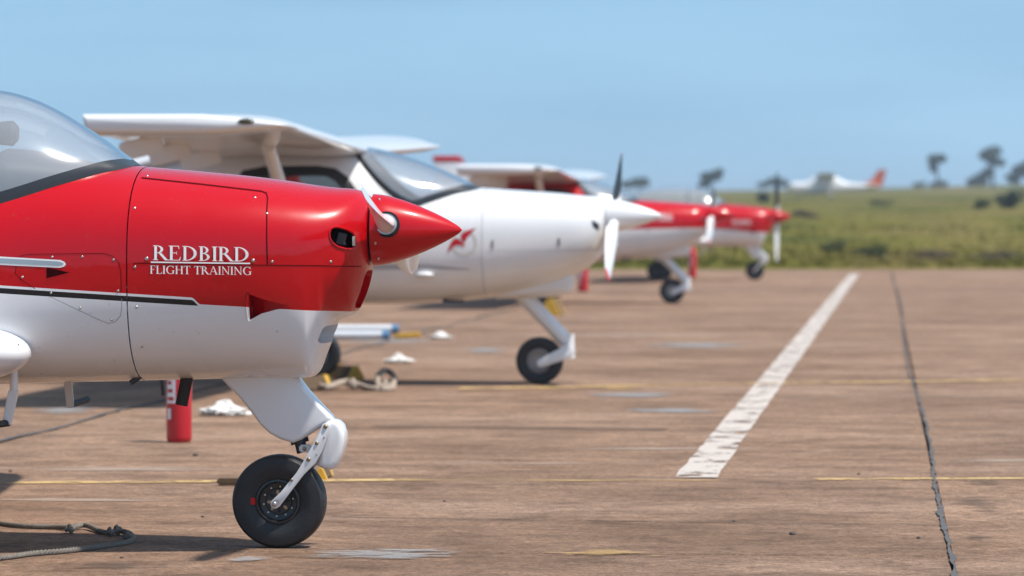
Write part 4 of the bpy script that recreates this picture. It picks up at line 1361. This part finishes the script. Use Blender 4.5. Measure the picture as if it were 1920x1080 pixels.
    # badge: a red bird in a pale ring
    if logo:
        q = lambda px, py: S(px, py, -.5)
        rc = q(871, 455)
        ring = [(rc[0] + .088 * math.cos(a), rc[1] + .088 * math.sin(a)) for a in [2 * math.pi * k / 40 for k in range(40)]]
        ribbon('badge_ring', skin, ring, .016, plain('pale_ring_vinyl', (.66, .6, .55), .45), fus, .002, closed=True)
        decal('badge_bird', skin, [[q(840, 475), q(844, 460), q(851, 449), q(858, 446), q(866, 452), q(874, 463), q(862, 459), q(852, 461)],
                                   [q(864, 441), q(873, 434), q(893, 427), q(884, 437), q(876, 446), q(872, 456), q(867, 449)]], M_red, fus, .0035)
    else:
        px = lambda x, z: (x, z)
        polys = word_polys('REDBIRD', -.33, .03, 1.232, 1.225, .055, .055)
        decal('lettering', skin, polys, M_letter, cowl, .0035, 1.5e-4)
        decal('lettering', skin, word_polys('FLIGHT TRAINING', -.34, .04, 1.185, 1.178, .031, .031), M_letter, cowl, .0035, 1.5e-4)
        ribbon('lettering_rule', skin, [(-.335, 1.222), (.035, 1.215)], .0055, M_letter, cowl, .0035)
    # chin scoop under the cowling
    ch = Body([(.262, .885, .735, .10, .81, 3, 3), (.25, .90, .700, .125, .80, 3, 3.2), (.215, .90, .678, .15, .79, 3, 3.4), (.10, .88, .662, .175, .77, 3, 3.2), (-.10, .80, .652, .19, .72, 3, 3), (-.32, .72, .645, .17, .68, 3, 3)])
    loft_closed('chin_scoop', ch, np.linspace(.262, -.32, 26), M_white, root, n=24)
    x, z = S(850, 566, -.3)
    bm = bmesh.new(); add_box(bm, (x, -.28, z + .005), (.16, .05, .02)); bm_obj('belly_vent', bm, M_band, root)
    x, z = S(797, 515)
    p, n = skin.hit(x, z)
    if p:
        bm = bmesh.new(); bmesh.ops.create_uvsphere(bm, u_segments=20, v_segments=12, radius=1)
        for v in bm.verts: v.co = Vector((v.co.x * .07 + p.x, v.co.y * .05 + p.y, v.co.z * .025 + p.z))
        bm_obj('fuel_drain_fairing', bm, M_white, root)
    # spinner, propeller
    hz = 1.272
    spf = pchip([.508, .56, .64, .74, .82, .88, .915, .928], [.124, .120, .108, .082, .055, .030, .012, .001])
    spin = lathe('spinner', [(.502, 0), (.502, .118)] + [(x, spf(x)) for x in np.linspace(.508, .928, 36)] + [(.9285, 0)], (0, 0, hz), (1, 0, 0), M_red if red else M_white, root, n=56, sharp=50)
    hubp = (.565, 0, hz)
    for k in range(2):
        a = R(prop_deg) + math.pi * k
        blade('propeller_blade', hubp, a, .86, [M_white, M_bladedark, M_bladetip], root, chord=.15, r0=.07, pitch=(52, 15), tipmat=True, rootr=.04)
    # nose gear: raked tube, upright pivot, trailing fork
    T1, T2 = FP.xz(975, 548, 0), FP.xz(1062, 640, 0)
    tube('nose_leg', [(T1[0], 0, T1[1]), (T2[0], 0, T2[1])], [.062, .055], M_white, root, 20)
    a, b = FP.xz(1066, 626, 0), FP.xz(1067, 672, 0)
    tube('fork_pivot', [(a[0], 0, a[1]), (b[0], 0, b[1])], .044, M_white, root, 20)
    bm = bmesh.new(); x, z = FP.xz(1062, 656, 0); add_box(bm, (x, 0, z), (.07, .20, .08)); bmesh.ops.bevel(bm, geom=bm.edges, offset=.015, segments=3, affect='EDGES')
    bm_obj('fork_crown', bm, M_white, root)
    for s in (-1, 1):
        poly = [FP.xz(*p, -.1) for p in ((1068, 647), (1060, 648), (1010, 674), (1006, 680), (1008, 687), (1016, 689), (1072, 670), (1076, 660))]
        y0, y1 = (-.105, -.08) if s < 0 else (.08, .105)
        prism('fork_arm', poly, y0, y1, M_white, root, .005, 2, 40)
    tube('axle', [(0, -.10, .178), (0, .10, .178)], .012, M_steel, root)
    wheel(root, (0, 0, .178), .178, .14, .088, M_greyrim, False, 'nose_tyre')
    # wing in one span with thick square-cut tips
    for s in (-1, 1):
        w = wing_panel('wing', [(s * .0, -1.28, 1.40, 1.745, .125, .012), (s * 2.2, -1.27, 1.40, 1.795, .125, .012), (s * 3.9, -1.26, 1.37, 1.840, .120, .02), (s * 4.2, -1.24, 1.37, 1.858, .118, .165), (s * 4.42, -1.25, 1.36, 1.862, .11, .16), (s * 4.47, -1.27, 1.34, 1.866, .1, .15), (s * 4.51, -1.32, 1.28, 1.870, .06, .12), (s * 4.525, -1.40, 1.18, 1.872, .06, .07)], M_white, root)
        bm = bmesh.new(); bmesh.ops.create_uvsphere(bm, u_segments=16, v_segments=10, radius=1)
        for v in bm.verts: v.co = Vector((v.co.x * .055 - 1.52, v.co.y * .03 + s * 4.525, v.co.z * .020 + 1.890))
        bm_obj('wingtip_lamp', bm, M_navy, w)
        for y in (1.0, 2.3, 3.4):
            bm = bmesh.new(); add_box(bm, (-2.42, s * y, 1.665 + .022 * y), (.30, .035, .13), Matrix.Rotation(R(-14), 3, 'Y'))
            bmesh.ops.bevel(bm, geom=bm.edges, offset=.012, segments=2, affect='EDGES')
            bm_obj('flap_bracket', bm, M_white, w)
        # flap / aileron line
        tube('wing_strut', [(-1.72, s * 2.28, 1.76), (-1.70, s * 1.4, 1.27), (-1.68, s * .56, .78)], .047, M_white, root, 14)
        wing_panel('tailplane', [(s * .02, -5.25, .80, 1.30, .10, .004), (s * 1.4, -5.32, .72, 1.30, .09, .004)], M_white, root)
        tube('main_gear_leg', [(-1.80, s * .45, .66), (-1.83, s * .80, .34), (-1.84, s * .90, .19)], [.06, .045, .035], M_white, root)
        wheel(root, (-1.84, s * 1.0, .185), .185, .15, .09, M_greyrim, False, 'main_tyre')
    # roof fairing
    rf = Body([(-1.40, 1.81, 1.70, .30, 1.76, 2, 2), (-1.6, 1.835, 1.7, .48, 1.76, 2.4, 2), (-2.5, 1.83, 1.68, .50, 1.75, 2.4, 2), (-3.1, 1.72, 1.6, .30, 1.64, 2, 2)])
    loft_closed('roof_fairing', rf, np.linspace(-1.40, -3.1, 24), M_white, root, n=16)
    fin = [(-4.9, 1.38), (-5.3, 1.62), (-5.65, 2.3), (-5.72, 2.36), (-6.2, 2.36), (-6.1, 1.3), (-5.9, 1.2)]
    prism('tail_fin', fin, -.045, .045, M_red if red else M_white, root, .03, 3, 50)
    return root

TH_P = R(-5.5)
low_wing((-0.897, 16.46, 0), TH_P, 'red and white low-wing trainer with a clear bubble canopy, lettered cowling and pointed red spinner', 80, True)
g2 = gp(1012, 720); high_wing((g2.x, g2.y, 0), TH_P, 'all-white high-wing trainer with a red bird badge behind its cowling', 123, False, True)
g3 = gp(1260, 569); high_wing((g3.x, g3.y, 0), TH_P, 'high-wing trainer with red upper nose and white wings, parked beyond the white one', 118, True, False)
g4 = gp(1415, 525); low_wing((g4.x, g4.y, 0), TH_P, 'low-wing trainer parked last in the row, beside the meadow, its propeller upright', 176, False)

# ------------------------------------------------------------------ far taxiing aircraft
def far_plane():
    D = 360.0
    p = at_depth(1566, 376, D)
    gz = terrain_z(p.x, p.y) - .15
    root = tag(empty('light_aircraft', (p.x, p.y, gz), R(176)), 'small white high-wing aircraft with orange tail, far off on the meadow', 'aircraft')
    b = Body([(3.9, 1.35, .85, .25, 1.1, 2, 2), (3.6, 1.55, .7, .5, 1.1, 2.3, 2.3), (2.4, 1.62, .58, .56, 1.1, 2.4, 2.4), (1.9, 1.95, .56, .57, 1.1, 2.4, 2.4), (1.3, 2.1, .56, .57, 1.1, 2.6, 2.4), (0.2, 2.1, .6, .54, 1.1, 2.6, 2.3), (-.9, 1.6, .75, .36, 1.15, 2.2, 2.2), (-3.6, 1.35, 1.0, .14, 1.18, 2, 2)])
    loft_closed('fuselage', b, np.linspace(3.9, -3.6, 50), M_white, root, n=20)
    sk = Skin([root.children[0]])
    for s in (-1, 1):
        vs = []
        for x, z in ((1.85, 1.4), (-.1, 1.4), (-.1, 1.98), (1.35, 1.98)):
            q, n = sk.hit(x, z, .012, s); vs.append(q if q else Vector((x, s * .58, z)))
        obj('cabin_window', vs, [(0, 1, 2, 3)], M_band, root, smooth=False)
        wing_panel('wing', [(s * .0, 1.55, 1.6, 2.12, .13, .01), (s * 2.6, 1.55, 1.6, 2.18, .13, .01), (s * 5.4, 1.4, 1.15, 2.28, .12, .01)], M_white, root)
        wing_panel('tailplane', [(s * .05, -2.6, 1.1, 1.28, .1, .005), (s * 1.7, -2.8, .75, 1.28, .09, .004)], M_white, root)
        tube('wing_strut', [(1.0, s * 2.5, 2.1), (1.1, s * .55, .8)], .045, M_white, root)
        tube('main_gear_leg', [(.4, s * .4, .65), (.3, s * 1.2, .22)], .05, M_white, root)
        lathe('main_tyre', [(-.08, .1), (-.08, .19), (-.04, .215), (.04, .215), (.08, .19), (.08, .1)], (.3, s * 1.28, .215), (0, 1, 0), M_rubber, root, n=20)
    prism('tail_fin', [(-2.1, 1.38), (-3.0, 1.72), (-3.65, 2.65), (-4.3, 2.65), (-3.95, 1.2), (-3.5, 1.15)], -.05, .05, M_orange, root)
    prism('side_stripe', [(3.5, 1.36), (-3.4, 1.26), (-3.4, 1.17), (3.5, 1.22)], -.0, .0, M_orange, root) if False else None
    lathe('spinner', [(3.9, .18), (4.02, .15), (4.2, 0)], (0, 0, 1.1), (1, 0, 0), M_white, root, n=20)
    lathe('nose_tyre', [(-.07, .09), (-.07, .16), (-.03, .18), (.03, .18), (.07, .16), (.07, .09)], (3.1, 0, .18), (0, 1, 0), M_rubber, root, n=20)
    tube('nose_leg', [(3.05, 0, .75), (3.1, 0, .2)], .05, M_white, root)
    for k in range(2): blade('propeller_blade', (3.98, 0, 1.1), R(30 + 180 * k), .95, [M_bladedark], root)
far_plane()

# ------------------------------------------------------------------ apron objects
def extinguisher(px, py, label, wscale=1.0):
    p = gp(px, py)
    root = tag(empty('fire_extinguisher', (p.x, p.y, .002), R(20)), label, 'extinguisher', 'fire extinguishers standing by the aircraft')
    r = .072 * wscale
    body = lathe('cylinder', [(0, 0), (0, r * .86), (.012, r * .97), (.03, r), (.50, r), (.545, r * .9), (.575, r * .6), (.59, r * .3), (.62, r * .3), (.62, 0)], (0, 0, 0), (0, 0, 1), M_ext, root, n=40)
    def lab(z0, z1, a0, a1, mat, rr):
        vs, fs = [], []
        n = 10
        for i in range(n + 1):
            a = R(a0 + (a1 - a0) * i / n)
            for z in (z0, z1): vs.append((math.cos(a) * rr, math.sin(a) * rr, z))
            if i: fs.append((2 * i - 2, 2 * i, 2 * i + 1, 2 * i - 1))
        return obj('printed_label', vs, fs, mat, body)
    lab(.22, .46, 190, 238, M_letter, r + .0012)
    for k in range(5): lab(.235 + k * .045, .255 + k * .045, 196, 230 - (k % 3) * 6, M_ext, r + .002)
    lab(.13, .19, 192, 214, M_letter, r + .0012)
    bm = bmesh.new(); add_box(bm, (0, 0, .64), (.05, .05, .05)); bmesh.ops.bevel(bm, geom=bm.edges, offset=.008, segments=2, affect='EDGES')
    bm_obj('valve', bm, M_steel, root)
    bm = bmesh.new(); add_box(bm, (.05, 0, .68), (.15, .022, .012), Matrix.Rotation(R(-12), 3, 'Y')); add_box(bm, (.05, 0, .645), (.13, .022, .012))
    bm_obj('handle', bm, M_black, root)
    tube('hose', smooth_path([(0, -.03, .64), (-.05, -.09, .60), (-.03, -.10, .45), (.02, -.09, .28)], 20) if False else smooth_path([(-.03, 0, .64), (-.10, .02, .58), (-.10, .03, .40), (-.085, .03, .26)], 20), .010, M_rubber, root, 10)
    return root
extinguisher(336, 829, 'red fire extinguisher with white print standing behind the lettered cowling aircraft')
extinguisher(1093, 547, 'red fire extinguisher standing under the nose of the white high-wing trainer', 1.2)
extinguisher(1298, 521, 'red fire extinguisher standing between the two farthest parked trainers', 1.2)

def chock(px, py, rz, label, length=.42, group='wheel chocks on the apron', w=.13, h=.10):
    p = gp(px, py)
    root = tag(empty('wheel_chock', (p.x, p.y, .006), rz), label, 'chock', group)
    bm = bmesh.new()
    L = length / 2
    prof = [(-w / 2, 0), (w / 2, 0), (w * .12, h), (-w * .12, h)]
    a = [bm.verts.new((-L, y, z)) for y, z in prof]; b = [bm.verts.new((L, y, z)) for y, z in prof]
    bm.faces.new(a); bm.faces.new(b[::-1])
    for i in range(4): bm.faces.new((a[i], b[i], b[(i + 1) % 4], a[(i + 1) % 4]))
    bmesh.ops.recalc_face_normals(bm, faces=bm.faces)
    bmesh.ops.bevel(bm, geom=bm.edges, offset=.006, segments=1, affect='EDGES')
    bm_obj('timber_wedge', bm, M_wood, root, smooth=False)
    for s in (-1, 1):
        bm = bmesh.new()
        k = 1.05
        a = [bm.verts.new((s * (L - .045), y * k, z * k)) for y, z in prof]; b = [bm.verts.new((s * (L + .004), y * k, z * k)) for y, z in prof]
        bm.faces.new(a); bm.faces.new(b[::-1])
        for i in range(4): bm.faces.new((a[i], b[i], b[(i + 1) % 4], a[(i + 1) % 4]))
        bm_obj('painted_end', bm, M_yellow, root, smooth=False)
    return root
# chocks lying about
chock(607, 897, R(86), 'small yellow ended timber chock lying on the yellow line behind the big nose wheel', .30, w=.062, h=.05)
chock(575, 733, R(60), 'timber chock with yellow end against the white trainer main wheel, tied to a rope', .50)
chock(650, 711, R(110), 'timber chock with yellow end standing behind the white trainer far wheel', .50)
chock(1036, 591, R(80), 'ochre painted chock beyond the white trainer nose leg', .4, w=.26, h=.2)
def plank(px0, px1, py, label):
    a, b = gp(px0, py), gp(px1, py)
    c_ = (a + b) / 2
    bm = bmesh.new(); add_box(bm, (0, 0, .016), ((b - a).length, .05, .032)); bmesh.ops.bevel(bm, geom=bm.edges, offset=.008, segments=2, affect='EDGES')
    o = bm_obj('timber_batten', bm, M_wood, None, smooth=False); o.location = (c_.x, c_.y, .005); o.rotation_euler = (0, 0, R(3))
    tag(o, label, 'batten')
plank(407, 520, 911, 'dark timber batten lying on the yellow line beside the big nose wheel')

def rope(name, ctrl, rad, mat, label, knots=(), strands=3, turns=17, n=900):
    path = smooth_path(ctrl, n)
    bm = bmesh.new()
    L = sum((b - a).length for a, b in zip(path[:-1], path[1:]))
    for s in range(strands):
        pts = []; acc = 0
        for i, p in enumerate(path):
            if i: acc += (p - path[i - 1]).length
            t = (path[min(i + 1, n)] - path[max(i - 1, 0)]).normalized()
            u = Vector((0, 0, 1)); sd = t.cross(u).normalized(); u = sd.cross(t)
            a = 2 * math.pi * (s / strands + acc * turns)
            pts.append(p + (sd * math.cos(a) + u * math.sin(a)) * rad * .52)
        tube_into(bm, pts, rad * .55, 7)
    for (kp, kr) in knots:
        kp = Vector(kp)
        for q in range(3):
            pts = []
            ax = Vector((random.uniform(-.4, .4), random.uniform(-.4, .4), 1)) if q else Vector((1, .3, .2))
            ax.normalize(); u = ax.orthogonal().normalized(); w_ = ax.cross(u)
            for k in range(17):
                a = 2 * math.pi * k / 16
                pts.append(kp + u * math.cos(a) * kr + w_ * math.sin(a) * kr * .8 + ax * .25 * kr * math.sin(2 * a))
            tube_into(bm, pts, rad * .6, 7)
    o = bm_obj(name, bm, mat, None)
    tag(o, label, 'rope')
    return o
def gz(px, py, z): 
    p = gp(px, py); return (p.x, p.y, z)
rr = .0105
rope('tie_down_rope', [gz(-140, 974, rr), gz(-20, 984, rr), gz(40, 991, rr), gz(100, 993, rr), gz(132, 996, .016), gz(160, 993, .018), gz(195, 1003, rr), gz(222, 1003, .016), gz(243, 1008, .016), gz(249, 1015, rr), gz(235, 1022, rr), gz(190, 1029, rr), gz(120, 1038, rr), gz(60, 1043, rr), gz(0, 1051, rr), gz(-120, 1060, rr)], .0105, M_rope,
     'grey twisted rope with knots looped on the apron in the wing shadow', [(gz(131, 1000, .018), .017), (gz(206, 1006, .018), .016), (gz(219, 1004, .02), .019), (gz(240, 1014, .018), .017)])
rr = .02
rope('chock_rope', [gz(585, 729, .05), gz(610, 733, .03), gz(650, 728, .05), gz(690, 733, rr), gz(715, 733, rr), gz(735, 728, rr), gz(738, 717, .05), gz(722, 714, .08), gz(708, 722, .06), gz(712, 733, rr), gz(740, 732, rr)], .022, M_ropepale,
     'pale thick rope tied to a yellow-ended chock, its end coiled', [(gz(662, 731, .04), .04), (gz(722, 732, .035), .04)], turns=7)

def rag(px, py, w, d, h, seed, label):
    p = gp(px, py)
    bm = bmesh.new(); bmesh.ops.create_icosphere(bm, subdivisions=4, radius=1)
    for v in bm.verts:
        n = v.co.copy()
        f = 1 + .55 * noise.noise(n * 1.9 + Vector((seed, 0, 0))) + .38 * noise.noise(n * 4.5 + Vector((0, seed, 0))) + .2 * noise.noise(n * 10 + Vector((0, seed, 3)))
        z = n.z * f
        peak = max(0, 1 - ((n.x * f) ** 2 * 3 + (n.y * f) ** 2 * 3)) * .9
        v.co = Vector((n.x * f * w / 2, n.y * f * d / 2, max(0, (abs(z) * .55 + peak * (.5 + .9 * noise.noise(n * 6 + Vector((seed, 1, 0))))) * h)))
    o = bm_obj('crumpled_rag', bm, M_rag, None, sharp=55); o.location = (p.x, p.y, .006)
    tag(o, label, 'rag')
rag(421, 778, .30, .25, .075, 1.3, 'white crumpled rag beside the red extinguisher on the brown apron')
rag(748, 680, .20, .3, .065, 4.1, 'white crumpled rag lying between the rope and the white pipes')
rag(826, 634, .22, .3, .05, 7.7, 'pale flat rag lying beyond the yellow board')
def pipe(px0, px1, py, r, label, k):
    a, b = gp(px0, py), gp(px1, py)
    a.z = b.z = r + .004
    root = tag(empty('plastic_pipe', (a.x, a.y, 0), 0), label, 'pipe', 'plastic pipes lying on the apron')
    o = Vector((a.x, a.y, 0))
    bm = bmesh.new(); lathe_into(bm, [(0, 0), (0, r), ((b - a).length, r), ((b - a).length, 0)], a - o, b - a, 24)
    bm_obj('tube_wall', bm, M_pipe, root)
    bm = bmesh.new(); lathe_into(bm, [(-.02, 0), (-.02, r * 1.06), (.055, r * 1.06), (.055, 0)], b - o - (b - a).normalized() * .02, b - a, 24)
    bm_obj('end_cap', bm, M_blue, root)
pipe(430, 742, 625, .044, 'white plastic pipe with blue end cap, the rear one of two', 0)
pipe(430, 724, 637, .044, 'white plastic pipe with blue end cap, nearer the rope of two', 1)
p = gp(765, 635)
bm = bmesh.new(); add_box(bm, (0, 0, .03), (.27, .16, .05), Matrix.Rotation(R(-4), 3, 'Y')); bmesh.ops.bevel(bm, geom=bm.edges, offset=.01, segments=2, affect='EDGES')
o = bm_obj('yellow_board', bm, M_yellow, None, smooth=False); o.location = (p.x, p.y, .004); tag(o, 'yellow painted board lying at the end of the white pipes', 'board')
for k, (px, py, r) in enumerate(((1486, 1003, .011), (834, 941, .006), (366, 855, .012), (1376, 978, .005), (20, 885, .008), (1722, 1010, .007), (380, 970, .006), (228, 1047, .006), (1610, 890, .007))):
    p = gp(px, py)
    bm = bmesh.new(); bmesh.ops.create_icosphere(bm, subdivisions=2, radius=r)
    for v in bm.verts: v.co = Vector((v.co.x * 1.3, v.co.y, max(-r * .4, v.co.z * .75))) * (1 + .3 * noise.noise(v.co * 90 + Vector((k, 0, 0))))
    o = bm_obj('pebble', bm, plain('dark_pebble', (.08, .065, .055), .9), None, sharp=50); o.location = (p.x, p.y, r * .4 + .001)
    tag(o, ('largest dark pebble, lying between the end of the white line and the tarred joint', 'tiny dark pebble lying in front of the big nose wheel', 'dark pebble lying between the red extinguisher and the nose wheel', 'tiny dark pebble lying just short of the white line end', 'small dark pebble on the yellow line edge before the wing shadow', 'small dark pebble close beside the tarred joint', 'tiny dark pebble between the rope loop and the nose wheel', 'tiny dark pebble lying right below the rope loop', 'small dark pebble by the broken yellow line near the tarred joint')[k], 'pebble', 'pebbles scattered over the apron')

# ------------------------------------------------------------------ meadow growth
def grass_tufts():
    rg = np.random.default_rng(4)
    vs, fs = [], []
    def tuft(x, y, h, spread, nb):
        z = terrain_z(x, y) - .02
        for _ in range(nb):
            a = rg.uniform(0, 2 * math.pi); d = rg.uniform(0, spread)
            bx, by = x + math.cos(a) * d, y + math.sin(a) * d
            hh = h * rg.uniform(.5, 1.15); lean = rg.uniform(.05, .45) * hh; wd = rg.uniform(.012, .03) * (1 + h)
            la = rg.uniform(0, 2 * math.pi); wa = rg.uniform(0, math.pi)
            b = len(vs)
            vs.extend([(bx - math.cos(wa) * wd, by - math.sin(wa) * wd, z), (bx + math.cos(wa) * wd, by + math.sin(wa) * wd, z),
                       (bx + math.cos(la) * lean * .4, by + math.sin(la) * lean * .4, z + hh * .65), (bx + math.cos(la) * lean, by + math.sin(la) * lean, z + hh)])
            fs.append((b, b + 1, b + 2)); fs.append((b + 2, b + 1, b + 3))
    for _ in range(3200):
        y = 98.3 + rg.exponential(6); x = rg.uniform(-22, 26)
        tuft(x, y, rg.uniform(.06, .15), .22, 10)
    for _ in range(5200):
        y = 104 * math.exp(rg.uniform(0, 1.25)); x = rg.uniform(-.26, .26) * y
        n_ = noise.noise((x * .06, y * .03, 9.0))
        tuft(x, y, rg.uniform(.06, .18) * (1 + .7 * n_), .5 + y * .002, 9)
    o = obj('grass', vs, fs, M_blades, None, smooth=False)
    tag(o, 'rough olive grass along the edge of the apron and over the meadow', 'grass', kind='stuff')
grass_tufts()

def leaf_cloud(bm, center, rad, n, size, rg):
    for _ in range(n):
        v = Vector(rg.normal(0, 1, 3)); v.normalize()
        r = rg.uniform(.45, 1.0) ** .5
        p = Vector(center) + Vector((v.x * rad[0], v.y * rad[1], v.z * rad[2])) * r
        a = Vector(rg.normal(0, 1, 3)).normalized(); b = a.orthogonal().normalized(); s = size * rg.uniform(.6, 1.4)
        c_ = a.cross(b)
        q = [bm.verts.new(p + b * s), bm.verts.new(p + c_ * s * .5), bm.verts.new(p - b * s), bm.verts.new(p - c_ * s * .5)]
        bm.faces.new(q)

def shrub(px, py, D, w, h, mat, seed, label, group='shrubs on the meadow', name='shrub'):
    rg = np.random.default_rng(seed)
    p = at_depth(px, py, D)
    z0 = terrain_z(p.x, p.y)
    root = tag(empty(name, (p.x, p.y, z0)), label, 'shrub', group)
    bm = bmesh.new()
    for k in range(7):
        c_ = (rg.uniform(-.32, .32) * w, rg.uniform(-.25, .25) * w, h * rg.uniform(.25, .68))
        leaf_cloud(bm, c_, (w * rg.uniform(.2, .34), w * rg.uniform(.2, .3), h * rg.uniform(.2, .32)), 130, min(w, h) * .09, rg)
    bm_obj('foliage', bm, mat, root, smooth=False)
    bm = bmesh.new()
    for k in range(4):
        a = rg.uniform(0, 2 * math.pi)
        tube_into(bm, [(0, 0, -.05), (math.cos(a) * w * .12, math.sin(a) * w * .12, h * .3), (math.cos(a) * w * .25, math.sin(a) * w * .25, h * .6)], [.04 * h, .03 * h, .012 * h], 6)
    bm_obj('stem', bm, M_bark, root)
shrub(1893, 386, 240, 1.5, 1.15, M_leaf, 1, 'dark green rounded shrub on the meadow below the far trees')
shrub(1842, 388, 235, 1.0, .7, M_leafolive, 2, 'olive low shrub beside the dark green rounded one')
shrub(1512, 402, 190, 1.2, .45, M_leafdry, 3, 'brown dry brush heap on the meadow behind the last spinner')
shrub(1562, 478, 112, .75, .36, M_leafolive, 4, 'olive low shrub near the apron edge by the white line')
shrub(1632, 492, 105, .85, .36, M_leafolive, 5, 'olive spreading shrub at the apron edge beyond the white line')
shrub(1655, 376, 280, 1.6, .5, M_leafolive, 6, 'olive shrub on the meadow below the far aircraft tail')
shrub(1750, 486, 104, 1.3, .30, M_leafdry, 7, 'brown dry brush at the apron edge near the tarred joint')
shrub(1860, 484, 104, 1.4, .28, M_leafdry, 8, 'brown dry brush at the apron edge right of the tarred joint')
shrub(1432, 366, 300, .9, .9, M_leaf, 9, 'small upright dark shrub on the meadow behind the last propeller')

def tree(px, top, base, D, crowns, label, seed, group='trees on the skyline'):
    """crowns: (px, py, rx_px, ry_px) measured lobes, built at their distance"""
    rg = np.random.default_rng(seed)
    p = at_depth(px, base, D)
    z0 = terrain_z(p.x, p.y)
    s = D / FPX
    root = tag(empty('tree', (p.x, p.y, z0)), label, 'tree', group)
    bm = bmesh.new()
    H = at_depth(px, top, D).z - z0
    zc = at_depth(px, crowns[0][1], D).z - z0
    wob = rg.uniform(-.03, .03) * H
    tube_into(bm, [(0, 0, -.3), (wob, 0, zc * .4), (-wob, .1, zc * .8), (0, 0, zc)], [.045 * H, .035 * H, .026 * H, .014 * H], 8)
    for (cx, cy, rx, ry) in crowns:
        q = at_depth(cx, cy, D) - Vector((p.x, p.y, z0))
        tube_into(bm, [(0, 0, zc * .5), (q.x * .5, .1, (zc * .5 + q.z) * .52), (q.x, 0, q.z)], [.02 * H, .014 * H, .006 * H], 6)
    bm_obj('trunk', bm, M_bark, root)
    bm = bmesh.new()
    for (cx, cy, rx, ry) in crowns:
        q = at_depth(cx, cy, D) - Vector((p.x, p.y, z0))
        for k in range(6):
            o_ = Vector((rg.uniform(-.5, .5) * rx * s, rg.uniform(-.5, .5) * rx * s, rg.uniform(-.45, .45) * ry * s))
            leaf_cloud(bm, q + o_, (rx * s * rg.uniform(.5, .75), rx * s * .65, ry * s * rg.uniform(.5, .75)), 240, .2 * min(rx, ry) * s, rg)
    bm_obj('crown', bm, M_leaf, root, smooth=False)
TD = 760
tree(1757, 288, 356, TD, [(1757, 303, 17, 14), (1750, 318, 8, 6)], 'slim tree with one small round crown on the skyline', 1)
tree(1862, 272, 352, TD, [(1858, 289, 22, 14), (1868, 303, 16, 10), (1850, 322, 14, 10)], 'tall tree with a leaning oval crown on the skyline', 2)
tree(1912, 302, 352, TD, [(1912, 322, 18, 18), (1935, 315, 22, 20), (1898, 335, 14, 10)], 'broad dense tree beside the tall leaning one on the skyline', 3)
tree(1838, 318, 352, TD + 30, [(1836, 335, 18, 12), (1822, 342, 12, 8)], 'low bushy tree at the foot of the tall leaning one', 4)
tree(1760, 336, 354, TD + 60, [(1760, 345, 20, 8), (1725, 346, 14, 6)], 'low scrubby tree at the foot of the slim round one', 5)
tree(1330, 315, 362, TD - 60, [(1330, 330, 20, 14), (1345, 326, 14, 10), (1318, 344, 16, 10)], 'grey rounded tree on the skyline above the last canopy', 6)
tree(1200, 328, 362, TD, [(1200, 342, 20, 10), (1180, 346, 16, 8)], 'low tree on the skyline behind the red nosed trainer windscreen', 7)
tree(1452, 330, 360, TD, [(1452, 340, 18, 8), (1430, 346, 16, 7), (1475, 345, 14, 7)], 'low spreading tree on the skyline behind the last propeller', 8)

# ------------------------------------------------------------------ air
bm = bmesh.new()
add_box(bm, (0, 1050, 7), (4900, 3000, 17))
hz = bm_obj('haze', bm, None, None, smooth=False)
tag(hz, 'thin blue summer haze over the airfield', 'haze', kind='stuff')
m = bpy.data.materials.new('thin_air'); m.use_nodes = True
nt = m.node_tree; nt.nodes.clear()
out = nt.nodes.new('ShaderNodeOutputMaterial'); pv = nt.nodes.new('ShaderNodeVolumePrincipled')
pv.inputs['Color'].default_value = (0.72, 0.82, 0.95, 1)
pv.inputs['Density'].default_value = 0.0004
pv.inputs['Anisotropy'].default_value = 0.2
nt.links.new(pv.outputs[0], out.inputs['Volume'])
hz.data.materials.append(m)
